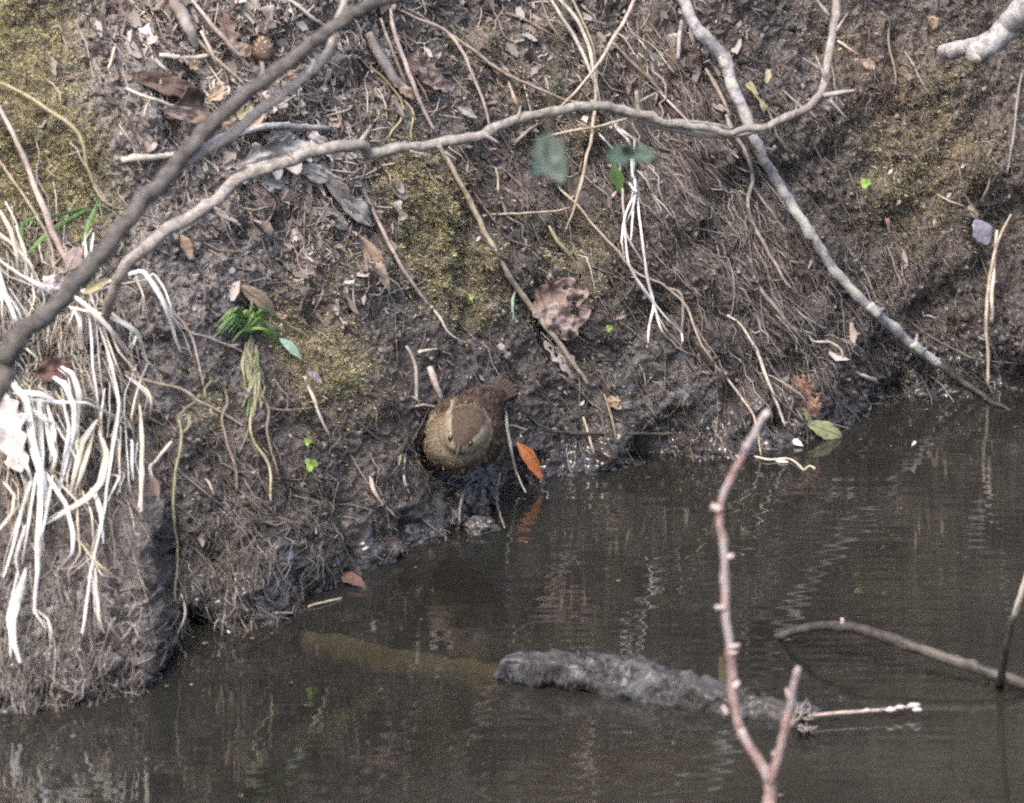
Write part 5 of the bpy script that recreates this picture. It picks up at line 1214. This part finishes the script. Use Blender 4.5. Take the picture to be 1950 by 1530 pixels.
FL = [(1695, 327, "white fleck nearest the clover on the right bank"), (1834, 316, "white fleck highest by the right edge"), (1806, 372, "white fleck above the purple leaf's roots"), (1710, 386, "white fleck just below the clover"), (910, 455, "tiny white pebble right of the central moss"), (1108, 768, "tiny pale pebble left of the pale green scrap"),
      (1010, 540, "tiny white pebble above the dead leaf with holes"), (1740, 845, "tiny yellow fleck floating near the lichen branch tip")]
for px, py, lab in FL:
    leaf("white_fleck", lab, (px - 4, py + 5), (px + 5, py - 5), 6, "leaf_pale", "oval", off=0.012 if py < 840 else 0.002, nu=6, nv=5, cat="fleck")

# round brown cone in the litter
c = at(500, 96, 0.012); th = np.linspace(0, math.pi, 12); C = np.array([c + UPV * 0.009 * math.cos(t) for t in th])
V, Fc = tube_geo(C, 0.0078 * np.sin(th) + 0.0004, 18, 0.16, 9)
o = link_mesh("cone_husk", V, Fc, "leaf_brown", origin=C[-1].copy()); tag(o, "round brown cone husk among the litter near the top", "cone")
for k in range(34):
    a, t = k * 2.4, 0.3 + 2.4 * (k / 34); n_ = RIGHT * math.cos(a) * math.sin(t) + (-VIEW) * abs(math.sin(a)) * math.sin(t) + UPV * math.cos(t) * 1.1
    b = c + n_ * 0.0076; s_ = np.cross(n_, UPV); s_ /= max(np.linalg.norm(s_), 1e-6)
    V = np.array([b - s_ * .0014, b + s_ * .0014, b + n_ * .0014 + UPV * .002 + s_ * .0009, b + n_ * .0014 + UPV * .002 - s_ * .0009]); link_mesh("scale", np.vstack([V, V - n_ * .0006]), [[0, 1, 2, 3], [7, 6, 5, 4], [0, 4, 5, 1], [1, 5, 6, 2], [2, 6, 7, 3], [3, 7, 4, 0]], "leaf_tan" if k % 3 else "leaf_brown", o, b.copy())

# wet knobbly stump the bird stands at
foot = np.array([at(905, 985, 0.02)[0], at(905, 985, 0.02)[1] - 0.004, -0.02])
stump = empty("wet_stump", foot); tag(stump, "dark wet knobbly stump at the waterline under the bird", "stump")
def clod(name, px, py, rx, ry, rz, off, seed, material="stone_wet", amp=0.42):
    c = at(px, py, off); u = np.linspace(0, math.pi, 40); v = np.linspace(0, 2 * math.pi, 64, endpoint=False)
    U, Vv = np.meshgrid(u, v, indexing='ij'); D = np.stack([np.sin(U) * np.cos(Vv), np.sin(U) * np.sin(Vv), np.cos(U)], -1)
    r = 1 + amp * (fbm(D + seed, 1.6, 4, seed, 0.6) * 1.4 - 0.5 * np.abs(vnoise(D * np.array([1, 1, .5]) + seed, 4.5, seed + 2)))
    P = c + (D * r[..., None] * np.array([rx, rz, ry])) * 0.00042
    I = np.arange(40 * 64).reshape(40, 64); In = np.roll(I, -1, 1)
    q = np.stack([I[:-1], I[1:], In[1:], In[:-1]], -1).reshape(-1, 4)
    return link_mesh(name, P.reshape(-1, 3), q, material, stump, c.copy())
for q, (px, py, rx, ry, rz, off) in enumerate([(906, 968, 30, 42, 30, 0.010), (884, 950, 17, 28, 22, 0.014), (932, 942, 18, 24, 22, 0.014), (915, 1004, 36, 20, 30, 0.006), (908, 922, 22, 13, 18, 0.018), (868, 992, 20, 20, 22, 0.006)]):
    clod("clod", px, py, rx, ry, rz, off, 31 + q)
stem("root", None, None, "stone_wet", [(874, 1000), (880, 950), (892, 920), (915, 908), (940, 922), (948, 948)], (6, 7, 8, 9, 8, 5), [0.020, 0.026, 0.030, 0.030, 0.028, 0.022], parent=stump, sides=8, rough=0.3)
stem("root", None, None, "straw_brown", [(952, 900), (945, 950), (960, 1005)], (4, 5, 4), [0.022, 0.026, 0.020], parent=stump, sides=6, rough=0.3)

# ================================================================== THE BIRD
def make_bird():
    u_ = 0.00042                                        # one photograph pixel at the bird
    ctr = fg(879, 822, float(np.dot(at(880, 888) - CAM, VIEW)) - 0.040)
    ax = np.stack([RIGHT, UPV, -VIEW])                  # right, up, towards the viewer
    def W(p): return ctr + (np.asarray(p, float) * u_) @ ax
    # one continuous body: blended ellipsoids meshed as a single surface
    EL = [((0, -4, -14), (66, 66, 74)), ((-10, -24, 14), (56, 46, 48)), ((8, 4, 52), (43, 41, 42)), ((2, -10, 66), (33, 31, 30)), ((-4, -24, 80), (15, 16, 16)), ((34, 40, -48), (42, 40, 46)), ((44, -6, -20), (32, 50, 56)), ((62, 58, -66), (20, 18, 24))]
    n = 74
    lo, hi = np.array([-95., -95., -125.]), np.array([105., 100., 118.])
    g = [np.linspace(lo[k], hi[k], n) for k in range(3)]
    Q = np.stack(np.meshgrid(*g, indexing='ij'), -1)
    f = np.zeros((n, n, n))
    for c, r in EL:
        d = np.sqrt(np.sum(((Q - np.array(c)) / np.array(r)) ** 2, -1))
        f += np.exp(-13.0 * (d - 1))
    f = np.log(f + 1e-30)                                # > 0 inside
    # surface nets
    inside = f > 0
    cell = np.zeros((n - 1,) * 3, int)
    for a in (0, 1):
        for b in (0, 1):
            for c in (0, 1):
                cell += inside[a:n - 1 + a, b:n - 1 + b, c:n - 1 + c]
    mix = (cell > 0) & (cell < 8)
    vid = -np.ones_like(cell); vid[mix] = np.arange(mix.sum())
    cc = np.argwhere(mix)
    acc = np.zeros((len(cc), 3)); cnt = np.zeros(len(cc))
    corners = [(a, b, c) for a in (0, 1) for b in (0, 1) for c in (0, 1)]
    for e0 in corners:
        for k in range(3):
            if e0[k] == 0:
                e1 = list(e0); e1[k] = 1
                f0 = f[tuple((cc + e0).T)]; f1 = f[tuple((cc + e1).T)]
                m = (f0 > 0) != (f1 > 0)
                t = np.where(m, f0 / np.where(m, f0 - f1, 1), 0)[:, None]
                acc += m[:, None] * (np.array(e0) * (1 - t) + np.array(e1) * t); cnt += m
    vp = lo + (cc + acc / cnt[:, None]) * (hi - lo) / (n - 1)
    quads = []
    for k in range(3):
        a1, a2 = (k + 1) % 3, (k + 2) % 3
        e1 = np.zeros(3, int); e1[k] = 1
        i0 = inside[tuple(slice(0, n - e1[q]) for q in range(3))]; i1 = inside[tuple(slice(e1[q], n) for q in range(3))]
        ch = np.argwhere(i0 != i1)
        ok = (ch[:, a1] > 0) & (ch[:, a2] > 0); ch = ch[ok]
        d1 = np.zeros(3, int); d1[a1] = 1; d2 = np.zeros(3, int); d2[a2] = 1
        q = np.stack([vid[tuple(ch.T)], vid[tuple((ch - d1).T)], vid[tuple((ch - d1 - d2).T)], vid[tuple((ch - d2).T)]], 1)
        flip = i0[tuple(ch.T)]
        q[~flip] = q[~flip][:, ::-1]
        quads.append(q)
    quads = np.vstack(quads); quads = quads[(quads >= 0).all(1)]
    # smooth
    for _ in range(3):
        s = np.zeros_like(vp); c = np.zeros(len(vp))
        for a, b in ((0, 1), (1, 2), (2, 3), (3, 0)):
            np.add.at(s, quads[:, a], vp[quads[:, b]]); np.add.at(c, quads[:, a], 1)
            np.add.at(s, quads[:, b], vp[quads[:, a]]); np.add.at(c, quads[:, b], 1)
        vp = vp * 0.5 + 0.5 * s / c[:, None]
    # normals in pixel frame
    tri_n = np.cross(vp[quads[:, 2]] - vp[quads[:, 0]], vp[quads[:, 3]] - vp[quads[:, 1]])
    nv = np.zeros_like(vp)
    for a in range(4): np.add.at(nv, quads[:, a], tri_n)
    nv /= np.maximum(np.linalg.norm(nv, axis=1)[:, None], 1e-9)
    if np.sum(nv * (vp - vp.mean(0))) < 0: nv = -nv; quads = quads[:, ::-1]
    # plumage colours: brown crown and back, buff face and breast, pale brow, barred dark flanks
    def plume(p):
        x, y, z = p[:, 0], p[:, 1], p[:, 2]
        nn = fbm(p * 0.01, 9.0, 3, 5)
        hx, hy = x - 12, y - 22
        c_, s_ = math.cos(0.35), math.sin(0.35)
        hx, hy = hx * c_ - hy * s_, hx * s_ + hy * c_        # head axis upright
        crown = np.array([.070, .051, .037]); back = np.array([.056, .038, .028]); buff = np.array([.235, .188, .125]); breast = np.array([.175, .138, .092]); belly = np.array([.058, .046, .036]); pale = np.array([.27, .235, .18]); mask = np.array([.085, .060, .045])
        col = np.tile(breast, (len(p), 1))
        def lay(c, w): 
            nonlocal col
            w = np.clip(w, 0, 1)[:, None]; col = col * (1 - w) + c * w
        rh = np.hypot(x - 8, y - 2); head = sstep(52, 44, rh + 4 * nn) * sstep(14, 30, z)
        lay(back, sstep(-6, 26, y + .35 * x - .15 * z + 10 * nn))
        lay(back * .85, sstep(22, 44, x - .35 * z + 8 * nn))
        lay(belly, sstep(-40, -64, y + 12 * nn)); lay(buff * .92, sstep(34, 18, np.hypot((x + 12) * .8, y + 44) + 5 * nn) * sstep(10, 30, z))
        lay(buff, head)
        cap = np.sqrt((hx / 1.0) ** 2 + ((hy - 6) / 1.15) ** 2)
        lay(crown, sstep(37, 31, cap + 5 * nn) * head)
        wedge = 27 * np.clip((hy + 66) / 50, 0, 1)                     # the cap narrows down to the bill
        lay(crown * .95, sstep(3, -3, np.abs(hx) - wedge + 3 * nn) * sstep(-68, -60, hy) * sstep(-8, -14, hy) * head)
        brow = np.abs(np.abs(hx) - wedge - 4)
        lay(pale, 0.85 * sstep(5, 1.5, brow + 3 * nn) * sstep(-44, -30, hy) * sstep(2, -10, hy) * head)
        lay(pale, 0.8 * sstep(5, 2, np.abs(cap - 38) + 3 * nn) * sstep(-12, 0, hy) * sstep(30, 12, hy) * sstep(-4, -16, hx))
        lay(mask * .7, 0.95 * sstep(5.5, 2, np.abs(np.abs(hx) - wedge + 2)) * sstep(-54, -46, hy) * sstep(-22, -32, hy) * head)
        lay(pale, 0.5 * sstep(22, 8, np.sqrt((np.abs(hx) - 18) ** 2 + (hy + 66) ** 2) + 4 * nn) * head)
        lay(np.array([.045, .034, .027]), 0.55 * sstep(5, 0, np.abs(rh - 50) + 2 * nn) * sstep(24, 4, y) * sstep(0, 20, z) * sstep(10, -30, x))  # dark arc paints in the shade of the groove between head and body
        bar = 0.5 + 0.5 * np.sin((y * .8 + x * .25 - z * .5) * 0.85 + 3 * nn)
        wbar = sstep(34, 70, np.sqrt(x ** 2 + (y - 5) ** 2)) * 0.5
        col *= (1 - wbar * bar)[:, None]
        return col * (1 + 0.25 * vnoise(p * 0.01, 60.0, 3)[:, None])
    foot_px = np.array([2, -80, 8.])
    org = W(foot_px)
    body = link_mesh("wren", W(vp), quads, "plumage", origin=org, col=plume(vp))
    tag(body, "small round brown bird facing us head down at the water's edge", "bird")
    # feather tips all over
    m = 9000
    k = RNG.integers(0, len(vp), m); p = vp[k] + RNG.normal(0, 1.2, (m, 3)); nn = nv[k]
    flow = np.array([.25, .35, -1.0]) * 1.0 + np.where((p[:, 1] < -10)[:, None], np.array([0, -1.4, 0]), np.array([0, .5, 0])) + RNG.normal(0, .35, (m, 3))
    t = flow - nn * np.sum(flow * nn, 1)[:, None]; t /= np.linalg.norm(t, axis=1)[:, None]; s = np.cross(nn, t)
    ln = (3.5 + 5.5 * RNG.random(m))[:, None] * np.where(p[:, 2:3] > 30, .5, 1.6); wd = ln * .24
    b = p - nn * .4; e = b + t * ln + nn * ln * (.10 + .42 * RNG.random((m, 1)) ** 2)
    V = np.stack([b - s * wd * .6, b + s * wd * .6, (b + e) / 2 + s * wd + nn * .2, e, (b + e) / 2 - s * wd + nn * .2], 1)
    Fc = np.arange(m)[:, None] * 5 + np.array([[0, 1, 2, 3, 4]])
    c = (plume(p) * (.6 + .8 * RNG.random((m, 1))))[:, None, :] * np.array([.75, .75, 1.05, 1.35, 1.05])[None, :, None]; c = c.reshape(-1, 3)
    keep = ~(((np.hypot(p[:, 0] + 20, p[:, 1] + 12) < 8) | (np.hypot(p[:, 0] - 17, p[:, 1] + 22) < 8) | (np.hypot(p[:, 0] + 6, p[:, 1] + 34) < 9)) & (p[:, 2] > 35))
    Fc = Fc[keep]
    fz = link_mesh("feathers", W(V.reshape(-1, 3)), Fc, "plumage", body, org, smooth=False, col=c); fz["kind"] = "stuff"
    # eyes, bill, wings, tail, legs
    def surf_z(x, y):
        d = np.hypot(vp[:, 0] - x, vp[:, 1] - y) + np.where(vp[:, 2] > 0, 0, 999); return float(vp[np.argmin(d), 2])
    for ex, ey in ((-20, -12), (17, -22)):
        ez = surf_z(ex, ey) + 0.8; th = np.linspace(0, math.pi, 9)
        C = np.array([[ex + 1.6 * math.cos(a), ey + 5.6 * math.cos(a), ez] for a in th]); V, Fc = tube_geo(W(C), (4.6 * np.sin(th) + .05) * u_, 12, 0)
        link_mesh("eye", V, Fc, "bird_eye", body, org)
    C = spline(np.array([[-3, -24, 88], [-6, -34, 99], [-9, -45, 105], [-12, -54, 107]], float), 10); V, Fc = tube_geo(W(C), np.array([7, 6.2, 5.4, 4.7, 4.0, 3.3, 2.6, 2.0, 1.4, .6]) * u_, 8, 0.03); link_mesh("bill", V, Fc, "bird_bill", body, org)
    for sg in (-1, 1):
        V, Cc = [], []
        pts = []
        for i in range(14):
            tt = i / 13
            for j in range(7):
                v_ = j / 6
                a = (math.pi * (0.02 + .30 * v_) if sg > 0 else math.pi * (0.98 - .22 * v_)) - (sg * .28 * (1 - tt))
                r = 72 + 2.5 * math.sin(3 * tt) + 1.5 * (j % 2)
                pts.append([r * .98 * math.cos(a) * (1 - .25 * tt) + 6 * tt * 2, (r * math.sin(a) * (1 - .1 * tt) - 24 + 26 * tt), 18 - 95 * tt])
        P = np.array(pts); I = np.arange(14 * 7).reshape(14, 7)
        q = np.stack([I[:-1, :-1], I[1:, :-1], I[1:, 1:], I[:-1, 1:]], -1).reshape(-1, 4)
        if sg < 0: q = q[:, ::-1]
        bars = (.5 + .5 * np.sin(P[:, 2] * .55))[:, None]
        c = np.array([.085, .055, .038]) * (1 - .55 * bars)
        P2 = np.vstack([P, P * .95]); nP = len(P); q2 = np.vstack([q, q[:, ::-1] + nP])
        link_mesh("wing", W(P2), q2, "plumage", body, org, col=np.vstack([c, c]))
    tl = empty("tail", W((60, 62, -70))); tl.parent = body; tl.location = W((60, 62, -70)) - org
    for k in range(7):
        a = math.radians(20 + k * 7.0); L = 62 + 3 * math.sin(k)
        d = np.array([math.cos(a), math.sin(a), -.25 + .03 * k]); d /= np.linalg.norm(d)
        b0 = np.array([48, 50, -62.]); s_ = np.array([-d[1], d[0], 0.25])
        tt = np.linspace(0, 1, 12)
        C = b0 + d * (L * tt)[:, None]; wv = 6.5 + 3.5 * tt - 6 * np.clip(tt - .85, 0, 1) / .15
        l, r = C - s_ * wv[:, None], C + s_ * wv[:, None]
        P = np.stack([l, C + np.array([0, 0, 1.5]), r, C - np.array([0, 0, 1.2])], 1).reshape(-1, 3)
        i = np.arange(11)[:, None, None] * 4; q = (i + np.array([[0, 1, 5, 4], [1, 2, 6, 5], [2, 3, 7, 6], [3, 0, 4, 7]])[None]).reshape(-1, 4)
        c = np.array([.080, .057, .045]) * (1 - .5 * (.5 + .5 * np.sin(np.repeat(tt, 4) * 34)))[:, None]
        fo = link_mesh("tail_feather", W(P), q, "plumage", None, W(b0), col=c); fo.parent = tl; fo.location = W(b0) - W((60, 62, -70))
    for x0, x1 in ((-14, -10), (14, 12)):
        C = spline(np.array([[x0, -56, 0], [x0, -68, 4], [x1, -80, 4]], float), 9); V, Fc = tube_geo(W(C), np.linspace(5, 2.6, 9) * u_, 7, 0.05); leg = link_mesh("leg", V, Fc, "bird_leg", body, org)
        for a in (-.6, 0, .6, 3.1):
            C = spline(np.array([[x1, -79, 4], [x1 + 9 * math.sin(a), -82, 4 + 9 * math.cos(a)], [x1 + 15 * math.sin(a), -87, 4 + 14 * math.cos(a)]], float), 7); V, Fc = tube_geo(W(C), np.linspace(2.1, 1, 7) * u_, 6, 0.05)
            t_ = link_mesh("toe", V, Fc, "bird_leg", None, org); t_.parent = leg; t_.location = (0, 0, 0)
    return body
make_bird()

# scum and specks drifting on the water, thickest along the bank
def specks():
    n = 46; rr = np.random.default_rng(3)
    V, Fc, Cc = [], [], []
    k = 0
    while k < n:
        px, py = rr.uniform(120, 1940), rr.uniform(760, 1520)
        sy = np.interp(px, [p[0] for p in SHORE_PX], [p[1] for p in SHORE_PX])
        if py < sy + 4 or rr.random() > math.exp(-(py - sy) / 50) + 0.01: continue
        c = on_water(px, py, 0.0016); r = rr.uniform(0.0004, 0.0013); a0 = rr.uniform(0, 6.3)
        for q in range(5):
            a = a0 + q * 1.2566; rq = r * rr.uniform(0.6, 1.3); V.append(c + np.array([rq * math.cos(a) * 1.7, rq * math.sin(a) * 1.4, rr.uniform(0, .0004)]))
        Fc.append([5 * k + q for q in range(5)]); Cc += [np.array([[.20, .17, .13], [.10, .085, .06], [.15, .13, .11], [.14, .12, .07]][rr.integers(0, 4)])] * 5
        k += 1
    tag(link_mesh("floating_specks", np.array(V), Fc, "crumbs", smooth=False, col=np.array(Cc)), "small specks of scum drifting on the water by the bank", "scum", kind="stuff")
specks()
